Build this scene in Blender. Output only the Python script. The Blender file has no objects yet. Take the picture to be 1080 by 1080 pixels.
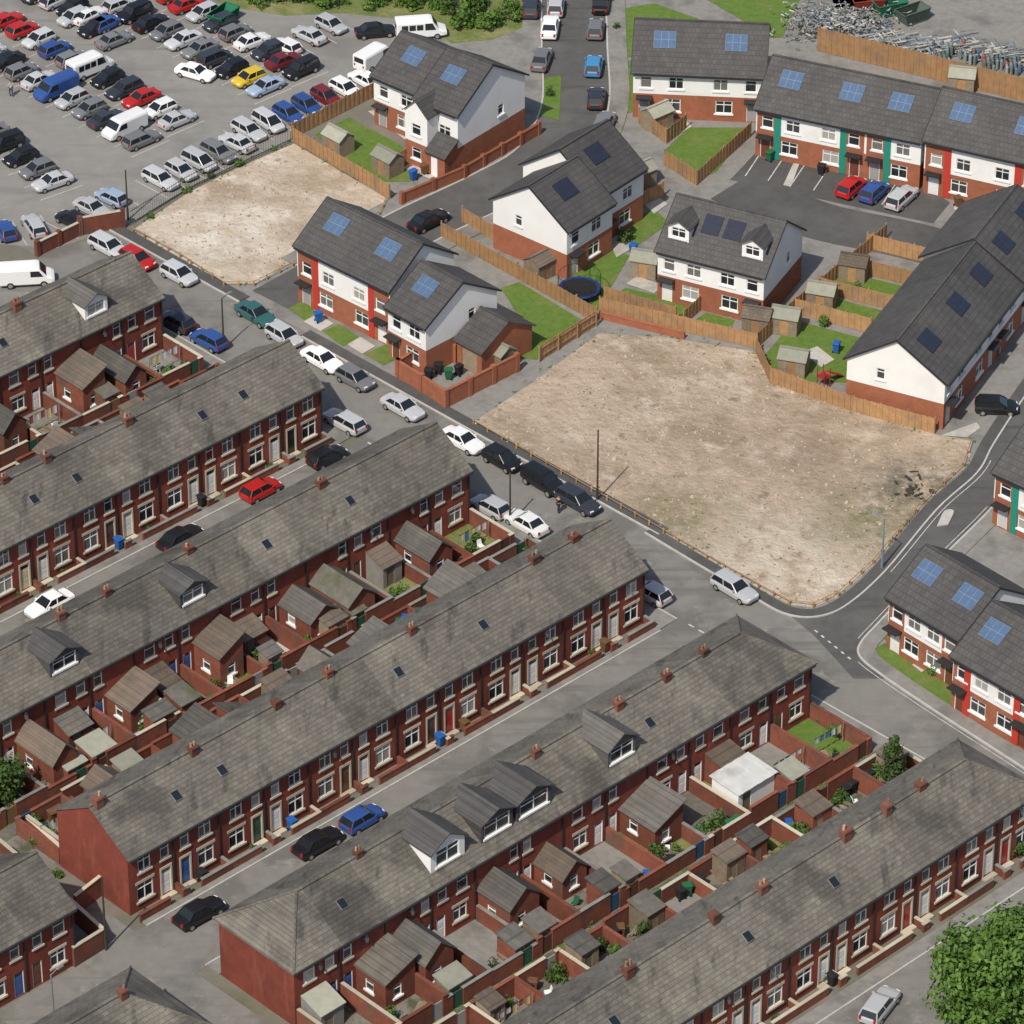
import bpy, bmesh, math, random
from math import radians, sin, cos, tan, pi, sqrt, atan2
from mathutils import Vector, Matrix
R = random.Random(11)
SC = bpy.context.scene
C = SC.collection
S2 = sqrt(2)
# ------------------------------------------------------------ camera geometry
DEP = radians(34.4); DIST = 403.0; FPX = 5100.0
CAM = Vector((0, -DIST*cos(DEP), DIST*sin(DEP)))
def gw(px, py, z=0.0):
    a = (px-540)/FPX; b = (540-py)/FPX
    d = Vector((a, cos(DEP)+b*sin(DEP), -sin(DEP)+b*cos(DEP)))
    t = (z-CAM.z)/d.z
    p = CAM+d*t
    return Vector((p.x, p.y))
def uv(u, v): return Vector(((u-v)/S2, (u+v)/S2))
TA = radians(43.75)
TD = Vector((cos(TA), sin(TA))); TN = Vector((-sin(TA), cos(TA)))
cam = bpy.data.cameras.new('camera'); co = bpy.data.objects.new('camera', cam); C.objects.link(co)
co.location = CAM; co.rotation_euler = (pi/2-DEP, 0, 0)
cam.sensor_width = 36; cam.lens = 36*FPX/1080; cam.clip_end = 6000; cam.clip_start = 1
SC.camera = co
# ------------------------------------------------------------ light
w = bpy.data.worlds.new('World'); SC.world = w; w.use_nodes = True
nt = w.node_tree; bg = nt.nodes['Background']; sk = nt.nodes.new('ShaderNodeTexSky'); sk.sky_type = 'NISHITA'
A_ = radians(62); E_ = radians(51)
sk.sun_disc = False; sk.sun_elevation = E_; sk.sun_rotation = radians(208); sk.dust_density = 2
nt.links.new(sk.outputs[0], bg.inputs[0]); bg.inputs[1].default_value = 0.115
sl = bpy.data.lights.new('sun', 'SUN'); so = bpy.data.objects.new('sun', sl); C.objects.link(so)
sl.energy = 4.1; sl.angle = radians(0.7); sl.color = (1, 0.94, 0.84)
so.rotation_euler = Vector((cos(E_)*cos(A_), cos(E_)*sin(A_), -sin(E_))).to_track_quat('-Z', 'Y').to_euler()
so.location = (0, 0, 100)
SC.view_settings.view_transform = 'Standard'; SC.view_settings.look = 'None'; SC.view_settings.exposure = 0
# ------------------------------------------------------------ materials
def mat(name, c1, c2=None, scale=1.0, c3=None, scale3=.12, lo=.5, hi=.65, rough=.85, bump=0, bscale=6, rnd=0,
        objcol=False, tile=None, spec=.25, metal=0, detail=6, streak=None, spots=()):
    m = bpy.data.materials.new(name); m.use_nodes = True
    t = m.node_tree; N = t.nodes; L = t.links; b = N['Principled BSDF']
    b.inputs['Roughness'].default_value = rough; b.inputs['Specular IOR Level'].default_value = spec
    b.inputs['Metallic'].default_value = metal
    geo = N.new('ShaderNodeNewGeometry')
    def noise(s, det=detail, mp=None):
        n = N.new('ShaderNodeTexNoise'); n.inputs['Scale'].default_value = s; n.inputs['Detail'].default_value = det
        n.inputs['Roughness'].default_value = .62
        if mp:
            mm = N.new('ShaderNodeMapping'); mm.inputs['Rotation'].default_value = (0, 0, mp[0]); mm.inputs['Scale'].default_value = mp[1]
            L.new(geo.outputs['Position'], mm.inputs[0]); L.new(mm.outputs[0], n.inputs['Vector'])
        else: L.new(geo.outputs['Position'], n.inputs['Vector'])
        return n.outputs[0]
    def ramp(src, a, bb):
        r = N.new('ShaderNodeMapRange'); r.inputs[1].default_value = a; r.inputs[2].default_value = bb
        L.new(src, r.inputs[0]); return r.outputs[0]
    def mix(f, a, bb, mode='MIX'):
        x = N.new('ShaderNodeMix'); x.data_type = 'RGBA'; x.blend_type = mode
        for i, val in ((0, f), (6, a), (7, bb)):
            if hasattr(val, 'is_linked'): L.new(val, x.inputs[i])
            elif i == 0: x.inputs[0].default_value = val
            else: x.inputs[i].default_value = (*val, 1)
        return x.outputs[2]
    oi = None
    if objcol or rnd: oi = N.new('ShaderNodeObjectInfo')
    if objcol: col = oi.outputs['Color']
    else:
        rgb = N.new('ShaderNodeRGB'); rgb.outputs[0].default_value = (*c1, 1); col = rgb.outputs[0]
    if c2: col = mix(ramp(noise(scale), .33, .67), col, c2)
    if c3: col = mix(ramp(noise(scale3), lo, hi), col, c3)
    if streak:
        for ang, sc_, cc, a, bb in streak: col = mix(ramp(noise(1, 5, (ang, sc_)), a, bb), col, cc)
    for (cx, cy), rad, cc in spots:
        ds = N.new('ShaderNodeVectorMath'); ds.operation = 'DISTANCE'; L.new(geo.outputs['Position'], ds.inputs[0]); ds.inputs[1].default_value = (cx, cy, 0)
        f1 = ramp(ds.outputs['Value'], rad, rad*.25); f2 = ramp(noise(.45), .38, .6)
        mm = N.new('ShaderNodeMath'); mm.operation = 'MULTIPLY'; L.new(f1, mm.inputs[0]); L.new(f2, mm.inputs[1]); col = mix(mm.outputs[0], col, cc)
    if tile:
        tw, th, amt = tile
        tc = N.new('ShaderNodeTexCoord'); sp = N.new('ShaderNodeSeparateXYZ'); cb = N.new('ShaderNodeCombineXYZ')
        L.new(tc.outputs['Object'], sp.inputs[0])
        ad = N.new('ShaderNodeMath'); ad.operation = 'ADD'; L.new(sp.outputs[0], ad.inputs[0]); L.new(sp.outputs[1], ad.inputs[1])
        L.new(ad.outputs[0] if tw < .26 else sp.outputs[0], cb.inputs[0]); L.new(sp.outputs[2], cb.inputs[1])
        bk = N.new('ShaderNodeTexBrick'); bk.inputs['Scale'].default_value = 1
        bk.inputs['Brick Width'].default_value = tw; bk.inputs['Row Height'].default_value = th
        bk.inputs['Mortar Size'].default_value = th*.1; bk.inputs['Mortar Smooth'].default_value = .3
        bk.inputs['Color1'].default_value = (1+amt*.5,)*3+(1,); bk.inputs['Color2'].default_value = (1-amt*.6,)*3+(1,)
        bk.inputs['Mortar'].default_value = (1-amt*1.6,)*3+(1,)
        L.new(cb.outputs[0], bk.inputs['Vector'])
        col = mix(1.0, col, bk.outputs[0], 'MULTIPLY')
    if rnd:
        r = N.new('ShaderNodeMapRange'); L.new(oi.outputs['Random'], r.inputs[0])
        r.inputs[3].default_value = 1-rnd; r.inputs[4].default_value = 1+rnd
        cb2 = N.new('ShaderNodeCombineXYZ')
        for i in range(3): L.new(r.outputs[0], cb2.inputs[i])
        col = mix(1.0, col, cb2.outputs[0], 'MULTIPLY')
    L.new(col, b.inputs['Base Color'])
    if bump:
        bn = N.new('ShaderNodeBump'); bn.inputs['Strength'].default_value = 1; bn.inputs['Distance'].default_value = bump
        L.new(noise(bscale), bn.inputs['Height']); L.new(bn.outputs[0], b.inputs['Normal'])
    return m
M = {}
M['ground'] = mat('ground', (.15, .14, .12), (.2, .18, .15), .3, (.1, .11, .05), .05, bump=.05)
M['asphalt_old'] = mat('asphalt_old', (.18, .172, .156), (.212, .203, .185), .8, (.142, .136, .125), .16, .5, .6, bump=.01, bscale=9, streak=[(radians(45), (.03, .9, 1), (.145, .14, .128), .54, .66), (radians(0), (.5, .5, 1), (.235, .225, .205), .6, .7)])
M['asphalt_new'] = mat('asphalt_new', (.07, .069, .067), (.09, .088, .085), 1.2, (.115, .111, .105), .1, .5, .7)
M['asphalt_mid'] = mat('asphalt_mid', (.085, .083, .08), (.105, .102, .097), 1.0, (.13, .126, .118), .12, .5, .68, streak=[(radians(20), (.06, .7, 1), (.072, .07, .068), .56, .68)])
M['carpark'] = mat('carpark', (.215, .208, .192), (.25, .24, .222), .7, (.165, .158, .147), .07, .5, .65, streak=[(radians(-45), (.05, .4, 1), (.18, .174, .163), .55, .68)])
M['pave'] = mat('pave', (.2, .192, .177), (.25, .24, .22), 1.5, (.155, .15, .137), .3)
M['slab'] = mat('slab', (.41, .39, .345), (.49, .465, .42), 1.5, (.32, .305, .27), .3)
M['kerb'] = mat('kerb', (.38, .37, .34), (.48, .46, .43), 1.5)
M['line'] = mat('line', (.62, .62, .6), (.35, .34, .32), 2)
M['yard'] = mat('yard', (.16, .147, .127), (.23, .21, .18), .9, (.08, .085, .05), .45, .5, .62, bump=.04, bscale=3)
M['alley'] = mat('alley', (.11, .1, .09), (.16, .145, .125), 2.2, (.08, .088, .045), .3)
I = lambda s, cc, a, b: (0, (s, s, 1), cc, a, b)
gx = lambda x, y: tuple(gw(x, y))
M['dirt'] = mat('dirt', (.35, .272, .194), (.45, .36, .27), .4, (.28, .215, .148), .13, .46, .62, bump=.35, bscale=1.0, detail=12,
    streak=[I(.28, (.48, .4, .315), .54, .66), I(.6, (.245, .185, .127), .58, .68), I(2.2, (.215, .16, .11), .6, .7), I(1.7, (.53, .46, .37), .63, .72), (radians(38), (.08, .35, 1), (.26, .215, .143), .6, .75)],
    spots=[(gx(850, 600), 10, (.56, .49, .39)), (gx(790, 575), 8, (.5, .43, .34)), (gx(600, 400), 9, (.44, .345, .265)), (gx(930, 555), 8, (.19, .18, .1)), (gx(970, 515), 6, (.1, .095, .075)), (gx(720, 545), 7, (.23, .2, .12)), (gx(860, 470), 9, (.27, .205, .145))])
M['dirt_pale'] = mat('dirt_pale', (.43, .35, .26), (.52, .445, .35), .35, (.33, .257, .184), .16, .47, .62, bump=.25, bscale=1.1, detail=12, streak=[I(.3, (.57, .5, .415), .54, .66), I(.7, (.3, .235, .165), .59, .7), I(2.0, (.29, .225, .16), .62, .71)], spots=[(gx(230, 250), 8, (.6, .55, .47)), (gx(340, 190), 7, (.35, .275, .195))])
M['lawn'] = mat('lawn', (.085, .15, .022), (.125, .195, .04), 1.6, (.17, .18, .06), .35, .52, .7, bump=.05, bscale=12)
M['rough_grass'] = mat('rough_grass', (.115, .155, .04), (.175, .19, .065), .6, (.25, .235, .11), .15, bump=.2, bscale=2)
M['brick'] = mat('brick', (.235, .058, .038), (.18, .046, .032), .9, (.135, .04, .031), .25, .5, .7, rnd=.16, tile=(.23, .075, .12), streak=[(0, (.6, .6, .15), (.26, .082, .056), .58, .7)])
M['brick_yard'] = mat('brick_yard', (.235, .08, .048), (.17, .056, .038), 1.2, (.11, .07, .055), .5, .5, .7, rnd=.22, tile=(.23, .075, .15))
M['brick_stack'] = mat('brick_stack', (.19, .07, .045), (.13, .06, .045), 2, (.08, .06, .05), .8, .5, .65, rnd=.25)
M['brick_new'] = mat('brick_new', (.34, .128, .07), (.28, .1, .056), 1.2, rnd=.08, tile=(.23, .075, .15))
ST = [(radians(45), (.9, .25, .3), (.078, .072, .064), .56, .68), I(2.2, (.21, .188, .15), .64, .74), (radians(45), (.16, .2, .2), (.09, .082, .07), .54, .65)]
M['slate'] = mat('slate', (.118, .107, .091), (.16, .145, .122), 1.1, (.192, .174, .14), .22, .5, .7, rough=.75, rnd=.18, tile=(.5, .19, .24), bump=.03, bscale=4, streak=ST)
M['slate_dark'] = mat('slate_dark', (.09, .085, .078), (.123, .114, .102), 1.1, (.15, .137, .108), .4, .55, .75, rough=.75, rnd=.3, tile=(.5, .19, .2))
M['tile_brown'] = mat('tile_brown', (.155, .12, .092), (.122, .098, .078), 1.1, (.09, .083, .068), .4, .5, .7, rnd=.25, tile=(.4, .19, .18))
M['tile_new'] = mat('tile_new', (.066, .063, .062), (.085, .081, .078), 1, (.104, .098, .09), .2, .55, .75, rough=.7, rnd=.08, tile=(.4, .3, .18))
M['render'] = mat('render', (.77, .765, .74), (.72, .715, .69), .6, (.66, .65, .61), .2, .55, .75, rough=.9)
M['roof_white'] = mat('roof_white', (.58, .58, .56), (.48, .48, .46), 1.2, (.38, .37, .34), .7, .52, .7)
M['stone'] = mat('stone', (.43, .38, .29), (.5, .45, .35), 1.5, rnd=.18)
M['upvc'] = mat('upvc', (.76, .76, .74), rough=.4, rnd=.08)
M['dark_trim'] = mat('dark_trim', (.03, .03, .032), rough=.5)
M['pot'] = mat('pot', (.26, .14, .09), (.36, .27, .18), 3, rnd=.4)
M['timber'] = mat('timber', (.31, .172, .077), (.39, .23, .115), 1.8, (.24, .158, .097), .5, .5, .7, rnd=.15)
M['timber_grey'] = mat('timber_grey', (.25, .2, .14), (.18, .14, .1), 2, rnd=.3)
M['felt'] = mat('felt', (.24, .25, .2), (.31, .3, .24), 1.5, rnd=.25)
M['paint'] = mat('paint', (1, 1, 1), objcol=True, rough=.28, spec=.5)
M['matt'] = mat('matt', (1, 1, 1), objcol=True, rough=.7)
M['tyre'] = mat('tyre', (.018, .018, .018), rough=.8)
M['rim'] = mat('rim', (.4, .4, .41), rough=.35, metal=.6)
M['lamp'] = mat('lamp', (.75, .76, .78), rough=.12, spec=.6)
M['tail'] = mat('tail', (.4, .015, .012), rough=.2)
M['glass_car'] = mat('glass_car', (.016, .019, .022), rough=.08, spec=.7)
M['steel'] = mat('steel', (.3, .31, .31), (.38, .38, .38), 2, rough=.45, metal=.5)
M['metal_pale'] = mat('metal_pale', (.36, .38, .36), (.28, .31, .3), 2, rough=.5)
M['metal_green'] = mat('metal_green', (.14, .19, .17), (.2, .24, .22), 2, rough=.5)
M['pole_dark'] = mat('pole_dark', (.04, .035, .03), (.06, .05, .04), 2)
M['panel'] = mat('panel', (.07, .115, .2), (.09, .145, .24), 3, rough=.2, spec=.7)
M['panel_dark'] = mat('panel_dark', (.02, .024, .04), (.028, .034, .055), 3, rough=.2, spec=.6)
M['alu'] = mat('alu', (.2, .24, .3), rough=.4, metal=.2)
M['bark'] = mat('bark', (.1, .075, .05), (.07, .05, .035), 4)
M['leaf'] = mat('leaf', (.065, .13, .02), (.11, .19, .035), .9, (.04, .085, .015), .5, .5, .65, rough=.6)
M['leaf_dark'] = mat('leaf_dark', (.04, .085, .02), (.08, .13, .03), 1.4, rough=.6, rnd=.3)
M['skin'] = mat('skin', (.4, .24, .17), rough=.6)
M['rock'] = mat('rock', (.36, .29, .22), (.5, .43, .35), 2, (.2, .16, .13), 3)
def glassmat():
    m = bpy.data.materials.new('window_glass'); m.use_nodes = True; N = m.node_tree.nodes; L = m.node_tree.links
    b = N['Principled BSDF']; b.inputs['Roughness'].default_value = .07; b.inputs['Specular IOR Level'].default_value = .6
    oi = N.new('ShaderNodeObjectInfo'); r = N.new('ShaderNodeValToRGB'); r.color_ramp.interpolation = 'CONSTANT'
    e = r.color_ramp.elements; e[0].color = (.02, .024, .028, 1); e[1].position = .45; e[1].color = (.05, .052, .055, 1)
    for p, c in ((.66, (.14, .135, .125, 1)), (.84, (.34, .33, .3, 1))):
        x = e.new(p); x.color = c
    L.new(oi.outputs['Random'], r.inputs[0]); L.new(r.outputs[0], b.inputs['Base Color']); return m
M['glass'] = glassmat()
# ------------------------------------------------------------ mesh builder
class MB:
    def __init__(s): s.v = []; s.f = []; s.m = []
    def poly(s, pts, m=0):
        n = len(s.v); s.v += [tuple(p) for p in pts]; s.f.append(tuple(range(n, n+len(pts)))); s.m.append(m)
    def hexa(s, a, m=0):
        s.poly([a[3], a[2], a[1], a[0]], m); s.poly(a[4:8], m)
        for i in range(4):
            j = (i+1) % 4; s.poly([a[i], a[j], a[j+4], a[i+4]], m)
    def box(s, x0, y0, z0, x1, y1, z1, m=0):
        s.hexa([(x0, y0, z0), (x1, y0, z0), (x1, y1, z0), (x0, y1, z0), (x0, y0, z1), (x1, y0, z1), (x1, y1, z1), (x0, y1, z1)], m); return s
    def wallseg(s, p, q, t, z0, z1, m=0):
        p = Vector(p[:2]); q = Vector(q[:2]); d = (q-p).normalized(); n = Vector((-d.y, d.x))*t/2
        a = [p-n, q-n, q+n, p+n]
        s.hexa([(*k, z0) for k in a]+[(*k, z1) for k in a], m)
    def tube(s, p, q, r0, r1, n=6, m=0, cap=True):
        p = Vector(p); q = Vector(q); d = (q-p).normalized()
        a = d.orthogonal().normalized(); b = d.cross(a)
        A = [p+(a*cos(2*pi*i/n)+b*sin(2*pi*i/n))*r0 for i in range(n)]
        B = [q+(a*cos(2*pi*i/n)+b*sin(2*pi*i/n))*r1 for i in range(n)]
        for i in range(n):
            j = (i+1) % n; s.poly([A[i], A[j], B[j], B[i]], m)
        if cap: s.poly(B, m); s.poly(A[::-1], m)
    def plate(s, pts, t, m=0):
        lo = [(p[0], p[1], p[2]-t) for p in pts]
        s.poly(pts, m); s.poly(lo[::-1], m)
        n = len(pts)
        for i in range(n):
            j = (i+1) % n; s.poly([lo[i], lo[j], pts[j], pts[i]], m)
    def facade(s, o, d, L, z0, z1, holes, inn, rev=.14, m=0):
        hs = [h for h in holes if h[3] > z0 and h[2] < z1]
        xs = sorted({0, L} | {h[0] for h in hs} | {h[1] for h in hs})
        zs = sorted({z0, z1} | {max(h[2], z0) for h in hs} | {min(h[3], z1) for h in hs})
        P = lambda x, z, k=0: (o[0]+d[0]*x+inn[0]*k, o[1]+d[1]*x+inn[1]*k, z)
        for i in range(len(xs)-1):
            for j in range(len(zs)-1):
                cx = (xs[i]+xs[i+1])/2; cz = (zs[j]+zs[j+1])/2
                if any(h[0] < cx < h[1] and h[2] < cz < h[3] for h in hs): continue
                s.poly([P(xs[i], zs[j]), P(xs[i+1], zs[j]), P(xs[i+1], zs[j+1]), P(xs[i], zs[j+1])], m)
        for h in hs:
            x0, x1, a, b = h[0], h[1], max(h[2], z0), min(h[3], z1)
            s.poly([P(x0, a), P(x0, b), P(x0, b, rev), P(x0, a, rev)], m); s.poly([P(x1, b), P(x1, a), P(x1, a, rev), P(x1, b, rev)], m)
            if a == h[2]: s.poly([P(x1, a), P(x0, a), P(x0, a, rev), P(x1, a, rev)], m)
            if b == h[3]: s.poly([P(x0, b), P(x1, b), P(x1, b, rev), P(x0, b, rev)], m)
    def mesh(s, name, mats, smooth=False):
        me = bpy.data.meshes.new(name); me.from_pydata(s.v, [], s.f)
        if not isinstance(mats, (list, tuple)): mats = [mats]
        for k in mats: me.materials.append(M[k])
        me.polygons.foreach_set('material_index', s.m)
        if smooth: me.polygons.foreach_set('use_smooth', [True]*len(s.f))
        me.update(); return me
def ob(name, me, parent=None, loc=(0, 0, 0), rz=0, col=None, scale=None):
    o = bpy.data.objects.new(name, me); C.objects.link(o); o.location = loc if len(loc) == 3 else (*loc, 0)
    o.rotation_euler = (0, 0, rz)
    if parent: o.parent = parent
    if col: o.color = (*col, 1)
    if scale: o.scale = scale if hasattr(scale, '__len__') else (scale,)*3
    return o
def tag(o, label, cat, group=None, kind=None):
    o['label'] = label; o['category'] = cat
    if group: o['group'] = group
    if kind: o['kind'] = kind
    return o
def empty(name, label, cat, loc, rz=0, group=None):
    o = ob(name, None, None, loc, rz); o.empty_display_size = .3
    return tag(o, label, cat, group)
CACHE = {}
def cached(key, fn):
    if key not in CACHE: CACHE[key] = fn()
    return CACHE[key]
ORD = ['first', 'second', 'third', 'fourth', 'fifth', 'sixth', 'seventh', 'eighth', 'ninth', 'tenth', 'eleventh', 'twelfth', 'thirteenth', 'fourteenth', 'fifteenth']
# ------------------------------------------------------------ ground
def slab(name, pts, z, m, th=0):
    pts = [Vector(p[:2]) for p in pts]
    ar = sum(pts[i].x*pts[(i+1) % len(pts)].y-pts[(i+1) % len(pts)].x*pts[i].y for i in range(len(pts)))
    if ar < 0: pts = pts[::-1]
    mb = MB(); mb.poly([(*p, z) for p in pts])
    if th:
        for i in range(len(pts)):
            a, b = pts[i], pts[(i+1) % len(pts)]; mb.poly([(*a, z-th), (*b, z-th), (*b, z), (*a, z)])
    o = ob(name, mb.mesh(name, m)); o['kind'] = 'structure'
    return o
def pxs(l): return [gw(*p) for p in l]
def smooth(pts, n=6):
    P = [pts[0]*2-pts[1]]+list(pts)+[pts[-1]*2-pts[-2]]; out = []
    for i in range(1, len(P)-2):
        for k in range(n):
            t = k/n; a, b, c, d = P[i-1], P[i], P[i+1], P[i+2]
            out.append(.5*((2*b)+(c-a)*t+(2*a-5*b+4*c-d)*t*t+(3*b-a-3*c+d)*t**3))
    out.append(pts[-1]); return out
def ribbon(name, pts, off, wd, z, m, th=0):
    mb = MB(); n = len(pts); Lf = []; Rt = []
    for i in range(n):
        d = (pts[min(i+1, n-1)]-pts[max(i-1, 0)]).normalized(); nn = Vector((-d.y, d.x))
        Lf.append(pts[i]+nn*(off+wd/2)); Rt.append(pts[i]+nn*(off-wd/2))
    for i in range(n-1):
        mb.poly([(*Rt[i], z), (*Rt[i+1], z), (*Lf[i+1], z), (*Lf[i], z)])
        if th:
            mb.poly([(*Rt[i], z-th), (*Rt[i+1], z-th), (*Rt[i+1], z), (*Rt[i], z)])
            mb.poly([(*Lf[i+1], z-th), (*Lf[i], z-th), (*Lf[i], z), (*Lf[i+1], z)])
    o = ob(name, mb.mesh(name, m)); o['kind'] = 'structure'
    return o
def quv(u0, u1, v0, v1): return [uv(u0, v0), uv(u1, v0), uv(u1, v1), uv(u0, v1)]
def tv(u, v0): return v0-0.0218*(u+3.6)
def qt(u0, u1, v0, v1): return [uv(u0, tv(u0, v0)), uv(u1, tv(u1, v0)), uv(u1, tv(u1, v1)), uv(u0, tv(u0, v1))]
g = MB(); g.poly([(-3000, -3000, 0), (3000, -3000, 0), (3000, 3000, 0), (-3000, 3000, 0)])
ob('ground', g.mesh('ground', 'ground'))['kind'] = 'structure'
slab('main_road', quv(-1.4, 6.9, -140, 62), .012, 'asphalt_old')
for a, b in ((-11, 32.5), (40.5, 58)):
    slab('pavement', quv(6.25, 7.4, a, b), .12, 'asphalt_new', .12); slab('kerb', quv(6.1, 6.25, a, b), .127, 'kerb', .12)
for a, b in ((-61, -26.8), (-20.3, 10.9), (17.6, 50)):
    slab('pavement', quv(-3.5, -1.55, a, b), .12, 'pave', .12); slab('kerb', quv(-1.55, -1.4, a, b), .127, 'kerb', .12)
slab('side_street', qt(-72, -1.4, 11.2, 17.2), .016, 'asphalt_old')
slab('side_street', qt(-72, -1.4, -27.0, -20.4), .016, 'asphalt_old')
slab('side_street', qt(-72, -1.4, -72, -62.4), .016, 'asphalt_old')
slab('side_street', qt(-72, -1.4, 50.5, 59), .016, 'asphalt_old')
slab('cross_street', qt(-65, -58.6, -95, -15), .02, 'asphalt_old')
for a, b, s in ((17.2, 18.0, -1), (9.6, 11.2, 1), (-20.4, -19.9, -1), (-28.4, -27.0, 1), (-62.4, -61.2, -1)):
    slab('pavement', qt(-57.5, -3.55, a, b), .124, 'pave', .12)
    k = a-.13 if s < 0 else b
    slab('kerb', qt(-57.5, -3.55, k, k+.13), .129, 'kerb', .12)
for a, b in ((27.4, 39.5), (-10.5, 1.3), (-51.4, -36.7)):
    slab('yard_paving', qt(-75, -3.6, a, b), .03, 'yard')
    md = (a+b)/2; slab('alley', qt(-75, -1.5, md-.75, md+.75), .036, 'alley')
slab('estate_paving', quv(6.95, 170, -140, 48), .02, 'pave')
slab('estate_paving', [uv(45, 48), uv(170, 48), uv(170, 170), uv(45, 170)], .021, 'pave')
LOTA = [(499, 446), (560, 405), (632, 352), (700, 356), (800, 372), (812, 402), (900, 434), (985, 458), (1026, 466), (1018, 494), (976, 532), (922, 596), (884, 630), (858, 641), (832, 638), (800, 621), (745, 589)]
slab('dirt_plot', pxs(LOTA), .06, 'dirt', .06)
LOTB = [(140, 243), (200, 203), (250, 178), (310, 152), (408, 210), (400, 226), (268, 300), (236, 300)]
slab('dirt_plot', pxs(LOTB), .06, 'dirt_pale', .06)
slab('car_park', pxs([(-120, 250), (60, 262), (138, 236), (200, 198), (306, 150), (306, 140), (392, 98), (470, 50), (440, 22), (300, 14), (60, -20), (-140, -60)]), .026, 'carpark')
slab('grass_verge', pxs([(205, -10), (246, 8), (300, 17), (360, 14), (440, 22), (476, 46), (520, 42), (562, 25), (562, -50), (200, -60), (150, -40)]), .032, 'rough_grass')
E1 = smooth([gw(*p) for p in ((292, 320), (350, 288), (440, 238), (520, 200), (578, 165), (606, 115), (606, 50), (604, -30))])
E3 = smooth([gw(*p) for p in ((772, 196), (860, 232), (960, 254), (1100, 292))])
ribbon('estate_road', E1, 0, 6.2, .034, 'asphalt_mid'); ribbon('estate_road', E3, 0, 6.4, .036, 'asphalt_new')
LC = smooth(pxs([(690, 557), (745, 590), (800, 622), (832, 640), (858, 643), (884, 632), (922, 598), (976, 534), (1018, 496), (1034, 468), (1062, 425), (1100, 372)]))
RC = smooth(pxs([(1082, 492), (1046, 536), (1004, 578), (960, 622), (926, 658), (908, 678), (906, 692), (926, 710), (985, 750), (1090, 818), (1180, 880)]))
slab('estate_road', pxs([(832, 648), (862, 646), (888, 636), (926, 602), (980, 538), (1022, 500), (1038, 472), (1066, 429), (1104, 376), (1150, 376), (1100, 492), (1060, 536), (1012, 582), (966, 626), (932, 662), (912, 690), (940, 716), (900, 716), (860, 672)]), .033, 'asphalt_mid')
ribbon('pavement', LC, -.5, 1.0, .121, 'asphalt_new', .12); ribbon('kerb', LC, -1.08, .16, .128, 'kerb', .12)
ribbon('pavement', RC, .75, 1.3, .121, 'pave', .12); ribbon('kerb', RC, .02, .17, .128, 'kerb', .12)
ribbon('road_marking', RC[6:30], -.4, .07, .045, 'line'); ribbon('road_marking', RC[38:], -.4, .07, .045, 'line'); ribbon('road_marking', LC[36:52], -1.5, .07, .045, 'line')
for i in range(6):
    p0, p1 = gw(858, 664), gw(900, 698); a = p0+(p1-p0)*(i/6+.03); b = p0+(p1-p0)*(i/6+.1); d = (b-a).normalized(); n = Vector((-d.y, d.x))*.08
    slab('road_marking', [a-n, b-n, b+n, a+n], .046, 'line')
slab('traffic_island', smooth(pxs([(988, 556), (996, 540), (1006, 540), (1000, 554)]), 3), .13, 'kerb', .12)
for sd in (1, -1):
    Es = E1[5:]; ribbon('pavement', Es, sd*(3.26+.9), 1.8, .12, 'pave', .1); ribbon('kerb', Es, sd*3.18, .16, .127, 'kerb', .1)
slab('parking_court', pxs([(800, 158), (976, 196), (1002, 214), (984, 236), (770, 190)]), .038, 'asphalt_new')
for i in range(8):
    p = gw(800+i*24, 165+i*5); q = gw(786+i*24, 186+i*5); d = (q-p).normalized(); n = Vector((-d.y, d.x))*.05
    slab('road_marking', [p-n, q-n, q+n, p+n], .043, 'line')
LAWNS = [[(332, 142), (368, 124), (420, 152), (452, 180), (432, 192), (398, 192)], [(528, 304), (548, 298), (622, 343), (566, 380), (524, 374), (556, 348)],
         [(585, 305), (640, 262), (664, 270), (628, 332)], [(650, 240), (690, 220), (706, 236), (668, 262)],
         [(640, 316), (660, 304), (738, 322), (718, 342)], [(730, 340), (745, 330), (775, 338), (770, 350)],
         [(700, 160), (726, 135), (792, 135), (755, 182), (735, 190)], [(806, 376), (838, 338), (912, 358), (894, 404), (820, 402)],
         [(846, 328), (866, 311), (938, 330), (920, 349)], [(872, 304), (890, 287), (960, 304), (944, 323)],
         [(924, 684), (938, 676), (1003, 722), (1040, 748), (1036, 764), (990, 738), (928, 698)], [(640, 12), (690, 4), (736, 20), (676, 62), (642, 58)],
         [(640, 66), (668, 64), (668, 118), (655, 122)], [(304, 326), (318, 318), (338, 332), (326, 342)], [(340, 350), (358, 342), (378, 356), (362, 366)],
         [(384, 374), (410, 362), (428, 374), (404, 386)], [(1012, 226), (1060, 236), (1056, 244), (1010, 240)], [(560, 85), (592, 80), (590, 128), (568, 122)], [(735, -6), (850, -14), (825, 40), (800, 40), (780, 20)],
         [(930, 672), (962, 634), (1004, 594), (1016, 602), (1000, 640), (940, 682)]]
for i, l in enumerate(LAWNS): slab('lawn', pxs(l), .05+.001*i, 'lawn')
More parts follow.
